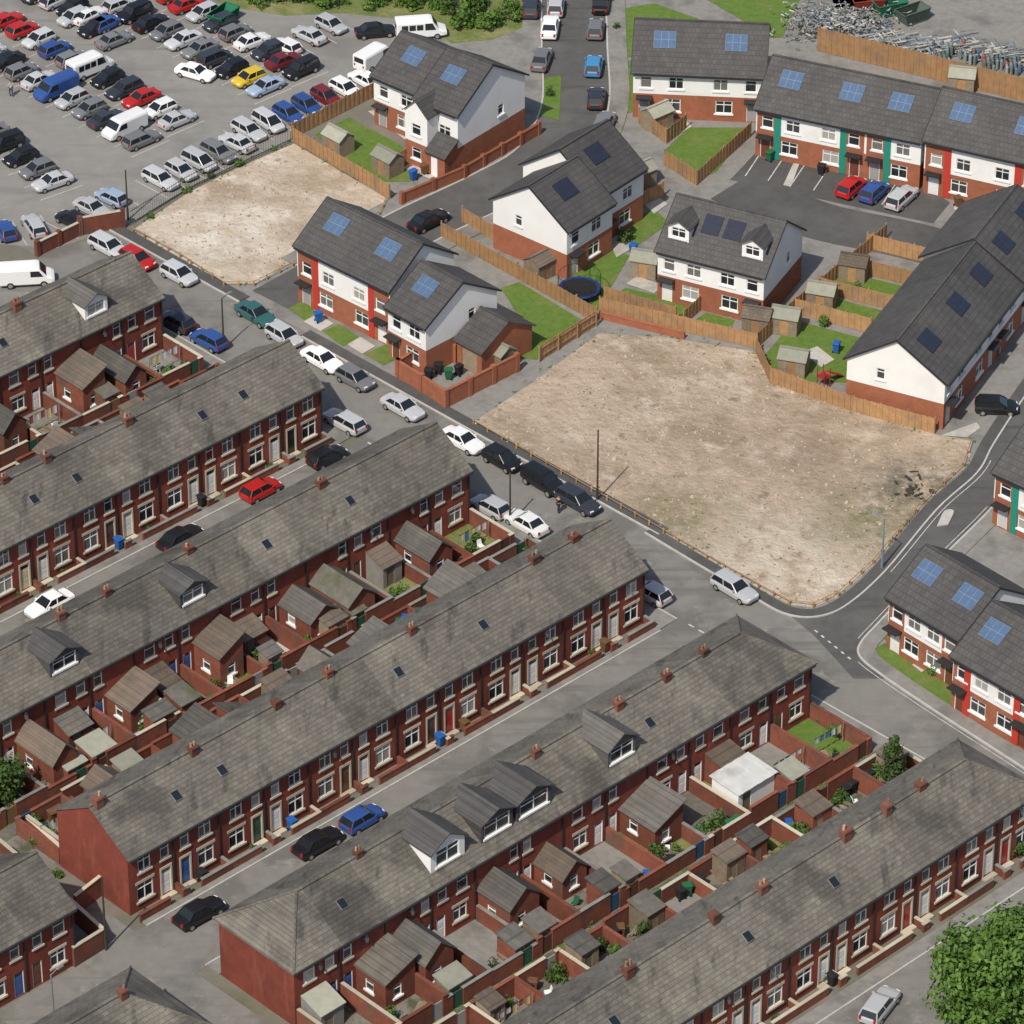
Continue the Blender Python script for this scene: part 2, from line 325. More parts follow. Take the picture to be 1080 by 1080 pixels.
for i, l in enumerate([[(388, 118), (424, 112), (470, 150), (440, 158)], [(752, 312), (806, 318), (808, 334), (770, 336)], [(690, 134), (716, 122), (730, 134), (702, 150)], [(1008, 200), (1080, 215), (1080, 228), (1006, 222)],
                       [(640, 250), (655, 240), (668, 262), (650, 272)], [(992, 460), (1030, 446), (1034, 452), (1020, 462)], [(912, 350), (938, 330), (960, 336), (930, 360)], [(425, 178), (450, 160), (484, 178), (460, 192)],
                       [(676, 214), (692, 206), (704, 216), (690, 226)], [(660, 300), (672, 292), (700, 302), (690, 310)], [(320, 340), (334, 332), (352, 342), (338, 350)], [(366, 364), (380, 356), (396, 366), (382, 374)], [(962, 702), (970, 697), (980, 704), (972, 710)],
                       [(826, 196), (838, 170), (844, 171), (834, 198)], [(620, 262), (634, 254), (648, 262), (634, 270)], [(846, 372), (862, 366), (880, 380), (866, 388)]]):
    slab('patio', pxs(l), .08+.001*i, 'slab')
slab('scrap_yard', pxs([(845, 40), (1090, 100), (1120, -60), (850, -60)]), .045, 'pave')
for i in range(5): slab('road_marking', quv(-1.35, -1.2, -26.4+i*1.1, -25.8+i*1.1), .021, 'line'); slab('road_marking', quv(-1.35, -1.2, 11.6+i*1.0, 12.1+i*1.0), .021, 'line')
slab('grass_verge', qt(-72, -1.4, -90, -72), .03, 'rough_grass')
# ------------------------------------------------------------ building parts
def win_meshes(w_, h_, kind):
    def fr():
        mb = MB(); t = .08; y0, y1 = .05, .12
        mb.box(0, y0, 0, t, y1, h_); mb.box(w_-t, y0, 0, w_, y1, h_); mb.box(t, y0, 0, w_-t, y1, t); mb.box(t, y0, h_-t, w_-t, y1, h_)
        if w_ > 1.15: mb.box(w_/2-.035, y0, t, w_/2+.035, y1, h_-t)
        zt = h_*.68; mb.box(t, y0+.005, zt-.03, w_-t, y1-.005, zt+.03)
        return mb.mesh('window', 'upvc')
    def pn():
        mb = MB(); mb.poly([(0, .1, 0), (w_, .1, 0), (w_, .1, h_), (0, .1, h_)]); return mb.mesh('pane', 'glass')
    def si():
        mb = MB(); mb.box(-.12, -.1, -.15, w_+.12, .06, .012); return mb.mesh('sill', 'stone' if kind == 's' else 'upvc')
    def li():
        mb = MB(); mb.box(-.14, -.035, h_-.012, w_+.14, .05, h_+.24); return mb.mesh('lintel', 'stone')
    k = (round(w_, 2), round(h_, 2), kind)
    return cached(('f', k), fr), cached(('p', k), pn), cached(('s', k), si), cached(('l', k), li)
def window(root, loc, w_, h_, kind='s', rz=0, name='window'):
    f, p, s, l = win_meshes(w_, h_, kind)
    o = ob(name, f, root, loc, rz); ob('pane', p, o); ob('sill', s, o)
    if kind == 's': ob('lintel', l, o)
    return o
def door(root, loc, w_, h_, col, stone=True, rz=0):
    def fn():
        mb = MB(); mb.box(.06, .06, .02, w_-.06, .11, h_*.82); mb.box(.2, .045, .25, w_-.2, .06, .95); mb.box(.2, .045, 1.1, w_-.2, .06, h_*.75)
        return mb.mesh('door', 'paint')
    def fn2():
        mb = MB(); t = .14 if stone else .07; y = -.05 if stone else .02
        mb.box(-t+.06, y, 0, .06, .12, h_+.01); mb.box(w_-.06, y, 0, w_+t-.06, .12, h_+.01); mb.box(-t+.06, y, h_+.01, w_+t-.06, .1, h_+t+.08)
        return mb.mesh('door_frame', 'stone' if stone else 'upvc')
    def fn3():
        mb = MB(); mb.poly([(.06, .09, h_*.82), (w_-.06, .09, h_*.82), (w_-.06, .09, h_), (.06, .09, h_)]); return mb.mesh('pane', 'glass')
    k = (w_, h_, stone)
    o = ob('door', cached(('d', k), fn), root, loc, rz, col); ob('door_frame', cached(('df', k), fn2), o); ob('pane', cached(('dp', k), fn3), o)
    return o
def roof_mb(W, D, he, hr, hipL=0, hipR=0, ovL=0, ovR=0, ov=.3, t=.12):
    s = hr/(D/2); mb = MB(); zb = he+.1; ze = zb-ov*s; zr = zb+hr; ym = D/2
    x0 = -(ov if hipL else ovL)+.003; x1 = W+(ov if hipR else ovR)-.003
    r0 = hipL if hipL else x0; r1 = W-hipR if hipR else x1
    mb.plate([(x0, -ov, ze), (x1, -ov, ze), (r1, ym, zr), (r0, ym, zr)], t)
    mb.plate([(x1, D+ov, ze), (x0, D+ov, ze), (r0, ym, zr), (r1, ym, zr)], t)
    if hipL: mb.plate([(x0, D+ov, ze), (x0, -ov, ze), (r0, ym, zr)], t); mb.tube((x0, -ov, ze+.02), (r0, ym, zr+.02), .1, .1, 5); mb.tube((x0, D+ov, ze+.02), (r0, ym, zr+.02), .1, .1, 5)
    if hipR: mb.plate([(x1, -ov, ze), (x1, D+ov, ze), (r1, ym, zr)], t); mb.tube((x1, -ov, ze+.02), (r1, ym, zr+.02), .1, .1, 5); mb.tube((x1, D+ov, ze+.02), (r1, ym, zr+.02), .1, .1, 5)
    mb.box(r0, ym-.13, zr-.03, r1, ym+.13, zr+.06)
    return mb
def shell(mb, W, D, z0, z1, holes, endL, endR, hr=0, endholesL=(), endholesR=()):
    mb.facade((0, 0), (1, 0), W, z0, z1, holes, (0, 1)); mb.facade((W, D), (-1, 0), W, z0, z1, [], (0, -1))
    mb.facade((0, D), (0, -1), D, z0, z1, endholesL if endL else [], (1, 0))
    if hr and endL == 'g': mb.poly([(0, D, z1), (0, 0, z1), (0, D/2, z1+hr)])
    mb.facade((W, 0), (0, 1), D, z0, z1, endholesR if endR else [], (-1, 0))
    if hr and endR == 'g': mb.poly([(W, 0, z1), (W, D, z1), (W, D/2, z1+hr)])
def slope_panel(root, name, x0, x1, y0, y1, he, hr, D, nx, ny, dark=False):
    s = hr/(D/2); n = Vector((0, -s, 1)).normalized()
    def P(x, y, k): p = Vector((x, y, he+.1+s*y))+n*k; return p
    def fn():
        mb = MB(); b = [P(x0, y0, .01), P(x1, y0, .01), P(x1, y1, .01), P(x0, y1, .01)]; tp = [P(x0, y0, .1), P(x1, y0, .1), P(x1, y1, .1), P(x0, y1, .1)]
        mb.hexa(b+tp, 0)
        g_ = .025
        for i in range(nx):
            for j in range(ny):
                a0 = x0+(x1-x0)*i/nx+g_; a1 = x0+(x1-x0)*(i+1)/nx-g_; c0 = y0+(y1-y0)*j/ny+g_; c1 = y0+(y1-y0)*(j+1)/ny-g_
                mb.poly([P(a0, c0, .11), P(a1, c0, .11), P(a1, c1, .11), P(a0, c1, .11)], 1)
        return mb.mesh(name, [('dark_trim' if dark else 'alu') if nx > 1 else 'steel', ('panel_dark' if dark else 'panel') if nx > 1 else 'glass_car'])
    return ob(name, cached((name, round(x0, 2), round(x1, 2), y0, y1, he, hr, D, nx, dark), fn), root)
def dormer(root, xc, wd, y0, he, hr, D, wm, rm, hh=1.45, rf=.3, wide=False):
    s = hr/(D/2); zf = he+.1+s*y0; zt = zf+hh; yb = y0+hh/s; x0, x1 = xc-wd/2, xc+wd/2; rise = wd*rf
    yb = min(yb, D/2+.3); yr = min(y0+(hh+rise)/s, D/2+.6)
    m_ = .3 if not wide else .55
    hole = (m_, wd-m_, zf+.25, zt-.15)
    mb = MB(); mb.facade((x0, y0), (1, 0), wd, zf-.1, zt, [hole], (0, 1))
    zb_ = min(zt, he+.1+s*yb)-.05
    mb.poly([(x0, y0, zf-.1), (x0, y0, zt), (x0, yb, zt), (x0, yb, zb_)]); mb.poly([(x1, y0, zt), (x1, y0, zf-.1), (x1, yb, zb_), (x1, yb, zt)])
    mb.poly([(x0, y0, zt), (x1, y0, zt), (xc, y0, zt+rise)])
    o = ob('dormer', mb.mesh('dormer', wm), root)
    q = .22; zo = zt-q*rise/(wd/2)
    rb = MB(); rb.plate([(x0-q, y0-.25, zo+.1), (xc, y0-.25, zt+rise+.1), (xc, yr+.2, zt+rise+.1), (x0-q, yb+.1, zo+.1)][::-1], .1)
    rb.plate([(xc, y0-.25, zt+rise+.1), (x1+q, y0-.25, zo+.1), (x1+q, yb+.1, zo+.1), (xc, yr+.2, zt+rise+.1)][::-1], .1)
    ob('dormer_roof', rb.mesh('dormer_roof', rm), o)
    window(root, (x0+m_, y0, zf+.25), wd-2*m_, hh-.4, 'u', name='dormer_window')
# ------------------------------------------------------------ wheelie bins, shrubs
COL = dict(white=(.78, .78, .77), silver=(.44, .45, .46), grey=(.16, .165, .17), black=(.014, .014, .016), red=(.45, .02, .018), blue=(.03, .075, .25), teal=(.035, .115, .115), yellow=(.6, .42, .03), dark=(.035, .04, .052), lightblue=(.06, .24, .48), maroon=(.15, .018, .025))
COL['pale blue'] = (.28, .35, .46); COL['dark green'] = (.02, .07, .05)
def bin_body():
    mb = MB(); mb.hexa([(-.22, -.25, .1), (.22, -.25, .1), (.22, .22, .1), (-.22, .22, .1), (-.29, -.34, 1.0), (.29, -.34, 1.0), (.29, .32, 1.0), (-.29, .32, 1.0)]); return mb.mesh('bin_body', 'matt')
def bin_lid():
    mb = MB(); mb.hexa([(-.31, -.38, 1.0), (.31, -.38, 1.0), (.31, .38, 1.0), (-.31, .38, 1.0), (-.27, -.3, 1.08), (.27, -.3, 1.08), (.27, .33, 1.08), (-.27, .33, 1.08)]); mb.tube((-.3, .4, 1.0), (.3, .4, 1.0), .03, .03); return mb.mesh('lid', 'matt')
def bin_wheel():
    mb = MB(); mb.tube((-.04, 0, 0), (.04, 0, 0), .11, .11, 10); return mb.mesh('wheel', 'tyre')
BINC = dict(blue=(.02, .1, .34), black=(.02, .02, .022), brown=(.14, .07, .035), green=(.02, .12, .055))
def wheelie(p, c, label, group='wheelie bins at the houses', rz=None):
    r = empty('wheelie_bin', label, 'bin', (p[0], p[1], .05), R.uniform(0, 6) if rz is None else rz, group)
    ob('bin_body', cached('bb', bin_body), r, col=BINC[c]); ob('lid', cached('bl', bin_lid), r, col=BINC[c])
    for x in (-.28, .28): ob('wheel', cached('bw', bin_wheel), r, (x, .2, .11))
def leaf_mesh(key, rr, hh, n, ls, m, clumps=9, z0=0., tight=(.25, .48), cone=False):
    def fn():
        q = random.Random(str(key)); mb = MB(); cl = []
        for i in range(clumps):
            a = q.uniform(0, 2*pi); d = sqrt(q.random())*rr*.85; f_ = q.uniform(.05, .94); zz = z0+hh*f_
            k = 1-.6*abs(zz-z0-hh*.4)/(hh*.6) if not cone else 1.05-f_; cl.append((Vector((d*k*cos(a), d*k*sin(a), zz)), rr*q.uniform(*tight)*(1 if not cone else .5+.6*k)))
        for i in range(n):
            c, cr = cl[i % clumps]
            v = Vector((q.gauss(0, 1), q.gauss(0, 1), q.gauss(0, .75))).normalized()*cr*(q.uniform(.6, 1.15) if q.random() < .85 else q.uniform(1.1, 1.5))
            p = c+v; nn = (v.normalized()+Vector((q.gauss(0, .5), q.gauss(0, .5), q.gauss(.3, .5)))).normalized()
            a = nn.orthogonal().normalized(); a.rotate(Matrix.Rotation(q.uniform(0, 6), 3, nn)); b = nn.cross(a); s = ls*q.uniform(.6, 1.3)
            mb.poly([p-a*s, p-b*s*.6, p+a*s, p+b*s*.6])
        return mb.mesh('crown', m)
    return cached(('leaf', key), fn)
def trunk_mesh(key, h, rr, r0, limbs):
    def fn():
        q = random.Random(str(key)+'t'); mb = MB(); prev = Vector((0, 0, 0)); n = 5
        for i in range(n):
            nx = Vector((q.gauss(0, .06)*h*.3, q.gauss(0, .06)*h*.3, h*.62*(i+1)/n)); mb.tube(prev, nx, r0*(1-.16*i), r0*(1-.16*(i+1)), 8, cap=False); prev = nx
        for i in range(limbs):
            a = 2*pi*i/limbs+q.uniform(-.3, .3); z = h*q.uniform(.25, .55); s = Vector((0, 0, z)); mid = s+Vector((cos(a)*rr*.35, sin(a)*rr*.35, h*.14)); e = mid+Vector((cos(a+.3)*rr*.35, sin(a+.3)*rr*.35, h*.16))
            mb.tube(s, mid, r0*.45, r0*.3, 6, cap=False); mb.tube(mid, e, r0*.3, r0*.08, 5)
        return mb.mesh('trunk', 'bark')
    return cached(('tr', key), fn)
def shrub(p, size, label, group, var=None, dark=True, z=0.03):
    var = R.randrange(4) if var is None else var
    r = empty('shrub', label, 'shrub', (p[0], p[1], z), R.uniform(0, 6), group)
    ob('stem', trunk_mesh(('sh', var), 1.0, .6, .05, 4), r, scale=size); ob('foliage', leaf_mesh(('sh', var, dark), .75, 1.15, 420, .11, 'leaf_dark' if dark else 'leaf', 8), r, scale=size)
def tree(p, h, rr, label, n=5000, ls=.22, m='leaf', clumps=26, seed=1, name='tree', group=None, tight=(.25, .48), cone=False):
    r = empty(name, label, 'tree', (p[0], p[1], 0), 0, group)
    ob('trunk', trunk_mesh(('t', seed), h, rr, h*.028, 7), r); ob('crown', leaf_mesh(('t', seed), rr, h*.78, n, ls, m, clumps, h*.2, tight, cone), r)
# ------------------------------------------------------------ yard things
def washing_line(p, ang, label):
    r = empty('washing_line', label, 'washing line', (*p, .04), ang, 'washing lines in yards'); L_ = 3.4
    def pm(): q = MB(); q.tube((0, 0, 0), (0, 0, 2.0), .04, .035, 6); return q.mesh('post', 'steel')
    def lm(): q = MB(); q.tube((0, 0, 1.95), (L_, 0, 1.95), .012, .012, 4); return q.mesh('line', 'dark_trim')
    def cm(): q = MB(); [q.poly([(x0, .03*sin(6*x0), -.8), (x0+.15, .03*sin(6*x0+1), -.8), (x0+.15, .03*sin(6*x0+1), 0), (x0, .03*sin(6*x0), 0)]) for x0 in (0, .15, .3)]; return q.mesh('cloth', 'matt')
    ob('post', cached('wlp', pm), r); ob('post', cached('wlp', pm), r, (L_, 0, 0)); ob('line', cached('wll', lm), r)
    for i in range(5): ob('cloth', cached('wlc', cm), r, (.15+.64*i, 0, 1.93), 0, R.choice([(.75, .75, .75), (.6, .62, .7), (.4, .1, .12), (.1, .2, .4), (.7, .6, .3)]), (1, 1, R.uniform(.6, 1.3)))
def timber_pile(p, ang, label):
    r = empty('timber_pile', label, 'timber pile', (*p, .04), ang, 'heaps of old timber in yards'); q = random.Random(label)
    for i in range(9):
        def fm(): m_ = MB(); m_.box(-.9, -.08, 0, .9, .08, .05); return m_.mesh('plank', 'timber_grey')
        ob('plank', cached('plank', fm), r, (q.uniform(-.25, .25), q.uniform(-.4, .4), .06*i), q.uniform(-.4, .4), scale=(q.uniform(.5, 1.1), q.uniform(.8, 2.5), 1))
def plastic_chair(p, ang, label, col):
    r = empty('plastic_chair', label, 'chair', (*p, .05), ang, 'plastic garden chairs')
    def sm(): m_ = MB(); m_.box(-.23, -.23, .42, .23, .23, .46); return m_.mesh('seat', 'matt')
    def bm_(): m_ = MB(); m_.hexa([(-.23, .2, .46), (.23, .2, .46), (.23, .24, .46), (-.23, .24, .46), (-.2, .3, .9), (.2, .3, .9), (.2, .34, .9), (-.2, .34, .9)]); return m_.mesh('backrest', 'matt')
    def lm(): m_ = MB(); m_.tube((0, 0, 0), (0, 0, .42), .025, .03, 6); return m_.mesh('leg', 'matt')
    ob('seat', cached('pcs', sm), r, col=col); ob('backrest', cached('pcb', bm_), r, col=col)
    for x in (-.19, .19):
        for y in (-.19, .19): ob('leg', cached('pcl', lm), r, (x, y, 0), col=col)
# ------------------------------------------------------------ terraces
W = 4.5
DOORC = [('white', (.72, .72, .7))]*7+[('brown', (.12, .05, .03)), ('blue', (.04, .1, .28)), ('red', (.33, .03, .03)), ('cream', (.58, .51, .35)), ('dark green', (.02, .08, .05)), ('black', (.02, .02, .02)), ('brown', (.1, .045, .03))]
def terrace(desc, uR, v0, n, style, hipL=False, hipR=False, outr=(), chim=(), dorm={}, sky=(), D=8.2, he=5.4, hr=2.55, yd=5.2, yard=True, endhouse=True, seed=3):
    q = random.Random(seed); P0 = uv(uR, v0)
    for k in range(n):
        A = P0-TD*(W*(k+1)); mir = k % 2; X = (lambda a, b: (W-b, W-a)) if mir else (lambda a, b: (a, b))
        eR = ('h' if hipR else 'g') if k == 0 else None; eL = ('h' if hipL else 'g') if (k == n-1 and endhouse) else None
        dc, drgb = q.choice(DOORC)
        nth = 'end' if k == 0 else ORD[k]
        extra = f"with {dc} door"
        if k in dorm: extra = f"with {dorm[k][1]} dormer"
        elif k in outr and style == 'r': extra = 'with rear wing'
        r = empty('terraced_house', f"{nth} brick house from the main road in the {desc}, {extra}", 'house', A, TA, 'red brick terraced houses')
        if style == 'f':
            dr = X(.45, 1.45); wins = [(*X(2.2, 3.75), .85, 2.5), (*X(.55, 1.4), 3.55, 4.95), (*X(2.35, 3.55), 3.5, 4.95)]
            dz = (.22, 2.6)
        elif k in outr:
            dr = X(.25, 1.1); wins = [(*X(.25, 1.1), 3.5, 4.8)]; dz = (.1, 2.2)
        else:
            dr = X(.4, 1.3); wins = [(*X(2.1, 3.5), .9, 2.3), (*X(.6, 1.5), 3.6, 4.9), (*X(2.5, 3.6), 3.55, 4.9)]; dz = (.1, 2.2)
        holes = [(*dr, *dz)]+wins
        def wm():
            mb = MB(); shell(mb, W, D, 0, he, holes, eL, eR, hr); return mb.mesh('wall', 'brick')
        ob('wall', cached(('tw', style, mir, k in outr, eL, eR, D, he), wm), r)
        def rm(): return roof_mb(W, D, he, hr, 4.0 if eL == 'h' else 0, 4.0 if eR == 'h' else 0, .12 if eL else 0, .12 if eR else 0).mesh('roof', 'slate')
        ob('roof', cached(('tr_', eL, eR, D, he), rm), r)
        s_ = hr/(D/2); z_ = he+.1-.3*s_
        def gm(): return MB().box(.004, -.42, z_-.16, W-.004, -.29, z_-.04).mesh('gutter', 'dark_trim')
        def dpm(): return MB().box(W-.25, -.1, .1, W-.15, -.01, he-.3).mesh('downpipe', 'dark_trim')
        ob('gutter', cached(('gut', D, he), gm), r); ob('downpipe', cached(('dpi', D, he), dpm), r)
        for i, h in enumerate(wins): window(r, (h[0], 0, h[2]), h[1]-h[0], h[3]-h[2], 's')
        door(r, (dr[0], 0, dz[0]), round(dr[1]-dr[0], 2), round(dz[1]-dz[0], 2), drgb, style == 'f')
        if style == 'f':
            def stp(): mb = MB(); mb.box(dr[0]-.15, -.5, .03, dr[1]+.15, -.02, .2); return mb.mesh('step', 'stone')
            ob('step', cached(('stp', mir), stp), r)
        if k in chim:
            def cm():
                mb = MB(); mb.box(-.3, -.28, -.5, .3, .28, .62); mb.box(-.35, -.33, .48, .35, .33, .57); return mb.mesh('chimney', 'brick_stack')
            def pm(): mb = MB(); mb.tube((0, 0, 0), (0, 0, .3), .11, .09, 8); return mb.mesh('chimney_pot', 'pot')
            ch = ob('chimney', cached('ch', cm), r, (q.uniform(.03, 1.2) if not eL else .6, D/2+q.choice([0, 0, -.2]), he+hr))
            if q.random() < .5: ch.scale = (q.uniform(1, 1.4), 1.1, q.uniform(.9, 1.4))
            for a in (-.15, .15):
                if q.random() < .8: ob('chimney_pot', cached('pot', pm), ch, (a, 0, .62))
        if k in sky: slope_panel(r, 'skylight', 1.6, 2.3, 1.6, 2.3, he, hr, D, 1, 1)
        if q.random() < .22:
            def dm():
                m_ = MB(); m_.tube((0, 0, 0), (0, -.06, .02), .05, .32, 10); m_.tube((0, 0, 0), (0, .25, -.1), .025, .025, 5); return m_.mesh('satellite_dish', 'pave')
            ob('satellite_dish', cached('dish', dm), r, (W/2, -.26, 4.6), .5)
        if k in dorm:
            kind = dorm[k][0]; xc, dw, dh = dorm[k][2:] if len(dorm[k]) > 2 else (2.3, 2.5, 1.5)
            dormer(r, xc, dw, .75, he, hr, D, {'w': 'render', 's': 'slate_dark', 'b': 'render', 'd': 'tile_new'}[kind], 'slate_dark' if kind in 'sw' else 'tile_new', dh, rf=.3 if kind != 'd' else .22, wide=kind == 'b')
        if k in outr:
            ln = q.uniform(2.9, 4.7); hw = q.uniform(2.1, 3.0); ww = q.uniform(2.3, 3.0); x0, x1 = (W-1.4-ww, W-1.4) if mir else (1.4, 1.4+ww); xm = (x0+x1)/2; rs = q.uniform(.9, 1.3)
            mono = q.random() < .4; rfm = q.choice(['slate_dark', 'tile_brown', 'slate_dark', 'slate', 'tile_brown', 'alley'])
            ya, yb = (-ln, 0) if style == 'r' else (D, D+ln)
            mb = MB(); hls = [(.8, 1.6, .8, 1.9)]
            mb.facade((x0, ya), (1, 0), x1-x0, 0, hw, hls, (0, 1)); mb.facade((x1, ya), (0, 1), ln, 0, hw, [(1.0, 1.9, .9, 1.9)], (-1, 0)); mb.facade((x0, yb), (0, -1), ln, 0, hw, [(1.0, 1.9, .9, 1.9)], (1, 0)); mb.facade((x1, yb), (-1, 0), x1-x0, 0, hw, [], (0, -1))
            xt = xm if not mono else (x0 if mir else x1)
            mb.poly([(x0, ya, hw), (x1, ya, hw), (xt, ya, hw+rs)]); mb.poly([(x1, yb, hw), (x0, yb, hw), (xt, yb, hw+rs)])
            if mono: mb.poly([(xt, ya, hw), (xt, yb, hw), (xt, yb, hw+rs), (xt, ya, hw+rs)])
            o = ob('rear_wing', mb.mesh('rear_wing', 'brick_yard'), r)
            rb = MB(); e = .22
            y0_, y1_ = (ya-.2, yb-.01) if style == 'r' else (ya+.01, yb+.2)
            if mono:
                sl_ = rs/(x1-x0); zl, zr_ = (hw+rs, hw) if mir else (hw, hw+rs); sg = -sl_ if mir else sl_
                rb.plate([(x0-e, y0_, zl+.1-e*sg), (x1+e, y0_, zr_+.1+e*sg), (x1+e, y1_, zr_+.1+e*sg), (x0-e, y1_, zl+.1-e*sg)], .1)
            else:
                ze = hw+.1-e*rs/(xm-x0)
                rb.plate([(x0-e, y1_, ze), (x0-e, y0_, ze), (xm, y0_, hw+rs+.1), (xm, y1_, hw+rs+.1)], .1); rb.plate([(x1+e, y0_, ze), (x1+e, y1_, ze), (xm, y1_, hw+rs+.1), (xm, y0_, hw+rs+.1)], .1)
            ob('rear_wing_roof', rb.mesh('rear_wing_roof', rfm), o)
            window(r, (x0+.8, ya, .8), .8, 1.1, 'u'); window(r, (x1, ya+1.0, .9), .9, 1.0, 'u', pi/2); window(r, (x0, yb-1.0, .9), .9, 1.0, 'u', -pi/2)
        elif style == 'r' and yard and k > 0 and q.random() < .6:
            x0 = q.uniform(1.5, 1.9) if not mir else q.uniform(.3, .6); x1 = x0+q.uniform(2.0, 2.5); dp = q.uniform(1.8, 3.0); zz = 2.1
            mb = MB(); mb.facade((x0, -dp), (1, 0), x1-x0, 0, zz, [(.4, 1.2, .05, 1.9)], (0, 1)); mb.facade((x1, -dp), (0, 1), dp, 0, zz, [], (-1, 0)); mb.facade((x0, 0), (0, -1), dp, 0, zz, [], (1, 0)); mb.poly([(x1, -dp, zz), (x1, 0, zz), (x1, 0, zz+.7)]); mb.poly([(x0, 0, zz), (x0, -dp, zz), (x0, 0, zz+.7)])
            o = ob('rear_porch', mb.mesh('rear_porch', q.choice(['brick_yard', 'brick_yard', 'timber_grey', 'pave'])), r)
            rb = MB(); rb.plate([(x0-.12, -dp-.15, zz+.04), (x1+.12, -dp-.15, zz+.04), (x1+.12, -.11, zz+.72), (x0-.12, -.11, zz+.72)], .08); ob('porch_roof', rb.mesh('porch_roof', q.choice(['slate_dark', 'felt', 'alley', 'tile_brown', 'pave'])), o)
            ob('porch_door', MB().box(x0+.4, -dp+.06, .06, x0+1.2, -dp+.11, 1.9).mesh('porch_door', 'timber_grey'), o)
        def L2(x, y): return A+TD*x+TN*y
        if yard:
            rr_ = empty('yard_wall', f"brick yard wall behind the {nth} house of the {desc}", 'wall', A, TA, 'brick back yard walls')
            y0_, y1_ = (-yd, 0) if style == 'r' else (D, D+yd)
            yo = y0_ if style == 'r' else y1_; hh = 1.6+q.uniform(-.2, .3); g0 = .5 if mir else 3.0
            xx = W-.12; cmat = q.choice(['stone', 'brick_yard', 'brick_yard', 'pave'])
            bxs = [(xx-.11, y0_+.13, 0, xx+.11, y1_-.13, hh-.01), (.02, yo-.11, 0, g0, yo+.11, hh), (g0+1.0, yo-.11, 0, W-.003, yo+.11, hh)]
            if k == n-1: bxs.append((.02, y0_+.13, 0, .24, y1_-.13, hh-.015))
            for b_ in bxs:
                ob('wall', MB().box(*b_).mesh('wall', 'brick_yard'), rr_)
                ob('coping', MB().box(b_[0]-.035, b_[1]-.035 if b_[5] == hh else b_[1]+.05, b_[5], b_[3]+(.035 if b_[5] != hh else -.001), b_[4]+.035 if b_[5] == hh else b_[4]-.05, b_[5]+.06).mesh('coping', cmat), rr_)
            gt = MB(); gt.box(g0+.03, yo-.04, .08, g0+.97, yo+.04, 1.55); gt.box(g0+.1, yo+.04, .4, g0+.9, yo+.07, .52); gt.box(g0+.1, yo+.04, 1.25, g0+.9, yo+.07, 1.37)
            ob('gate', gt.mesh('gate', 'matt'), rr_, col=q.choice([(.1, .05, .03), (.03, .08, .15), (.2, .12, .06), (.03, .1, .06), (.3, .3, .28)]))
            c4 = [L2(.03, y0_+.15 if style == 'r' else y0_), L2(W-.26, y0_+.15 if style == 'r' else y0_), L2(W-.26, y1_ if style == 'r' else y1_-.15), L2(.03, y1_ if style == 'r' else y1_-.15)]
            slab('yard_paving', c4, .042, q.choice(['yard', 'yard', 'slab', 'pave', 'pave', 'lawn', 'alley', 'yard', 'rough_grass']))
            sgn = 1 if style == 'r' else -1
            nb = q.choice([0, 1, 1, 2, 2])
            for b in range(nb):
                cc = q.choice(['blue', 'black', 'brown', 'green', 'black']); p = L2(.5+.7*b+(.0 if not mir else 2.5), yo+sgn*.6)
                wheelie(p, cc, f"{cc} wheelie bin {'by the gate' if b==0 else 'beside another bin'} behind the {nth} house of the {desc}")
            for tr_ in range(4):
                if q.random() < .42:
                    p = L2(q.uniform(.6, 3.8), yo+sgn*q.uniform(.5, 2.6)); shrub(p, q.uniform(.4, 1.4), f"leafy shrub in the yard behind the {nth} house of the {desc}", 'shrubs in back yards', dark=q.random() < .6)
            if q.random() < .3 and k not in outr: washing_line(L2(.5, yo+sgn*2.4), TA, f"washing line behind the {nth} house of the {desc}")
            if q.random() < .55: timber_pile(L2(q.uniform(1.2, 3.2), yo+sgn*1.4), TA+q.uniform(0, 3), f"heap of old timber behind the {nth} house of the {desc}")
            for tr_ in range(2):
                if q.random() < .35: plastic_chair(L2(q.uniform(1, 3.4), yo+sgn*q.uniform(1.4, 2.8)), q.uniform(0, 6), f"garden chair behind the {nth} house of the {desc}", q.choice([(.75, .75, .73), (.02, .1, .05)]))
            if q.random() < .55 and not (style == 'f' and k in outr):
                ow, od, oh = q.uniform(1.3, 2.4), q.uniform(1.2, 2.0), q.uniform(1.8, 2.2)
                o = empty('outhouse', f"small outhouse in the yard behind the {nth} house of the {desc}", 'shed', L2(W-.3-ow if not mir else .35, yo+sgn*.2+(-od if sgn < 0 else 0)), TA, 'outhouses in yards')
                mb = MB(); mb.facade((0, 0), (1, 0), ow, 0, oh, [(.4, 1.1, .02, 1.7)], (0, 1)); mb.facade((ow, 0), (0, 1), od, 0, oh, [], (-1, 0)); mb.facade((ow, od), (-1, 0), ow, 0, oh, [], (0, -1)); mb.facade((0, od), (0, -1), od, 0, oh, [], (1, 0))
                ob('wall', mb.mesh('wall', q.choice(['brick_yard', 'brick_yard', 'timber_grey'])), o); rb = MB(); rb.plate([(-.12, -.12, oh+.05), (ow+.12, -.12, oh+.05), (ow+.12, od+.12, oh+.4), (-.12, od+.12, oh+.4)], .1)
                ob('roof', rb.mesh('roof', q.choice(['slate_dark', 'felt', 'tile_brown', 'alley', 'slate_dark'])), o)
                ob('door', MB().box(.4, .05, .03, 1.1, .1, 1.7).mesh('door', 'timber_grey'), o)
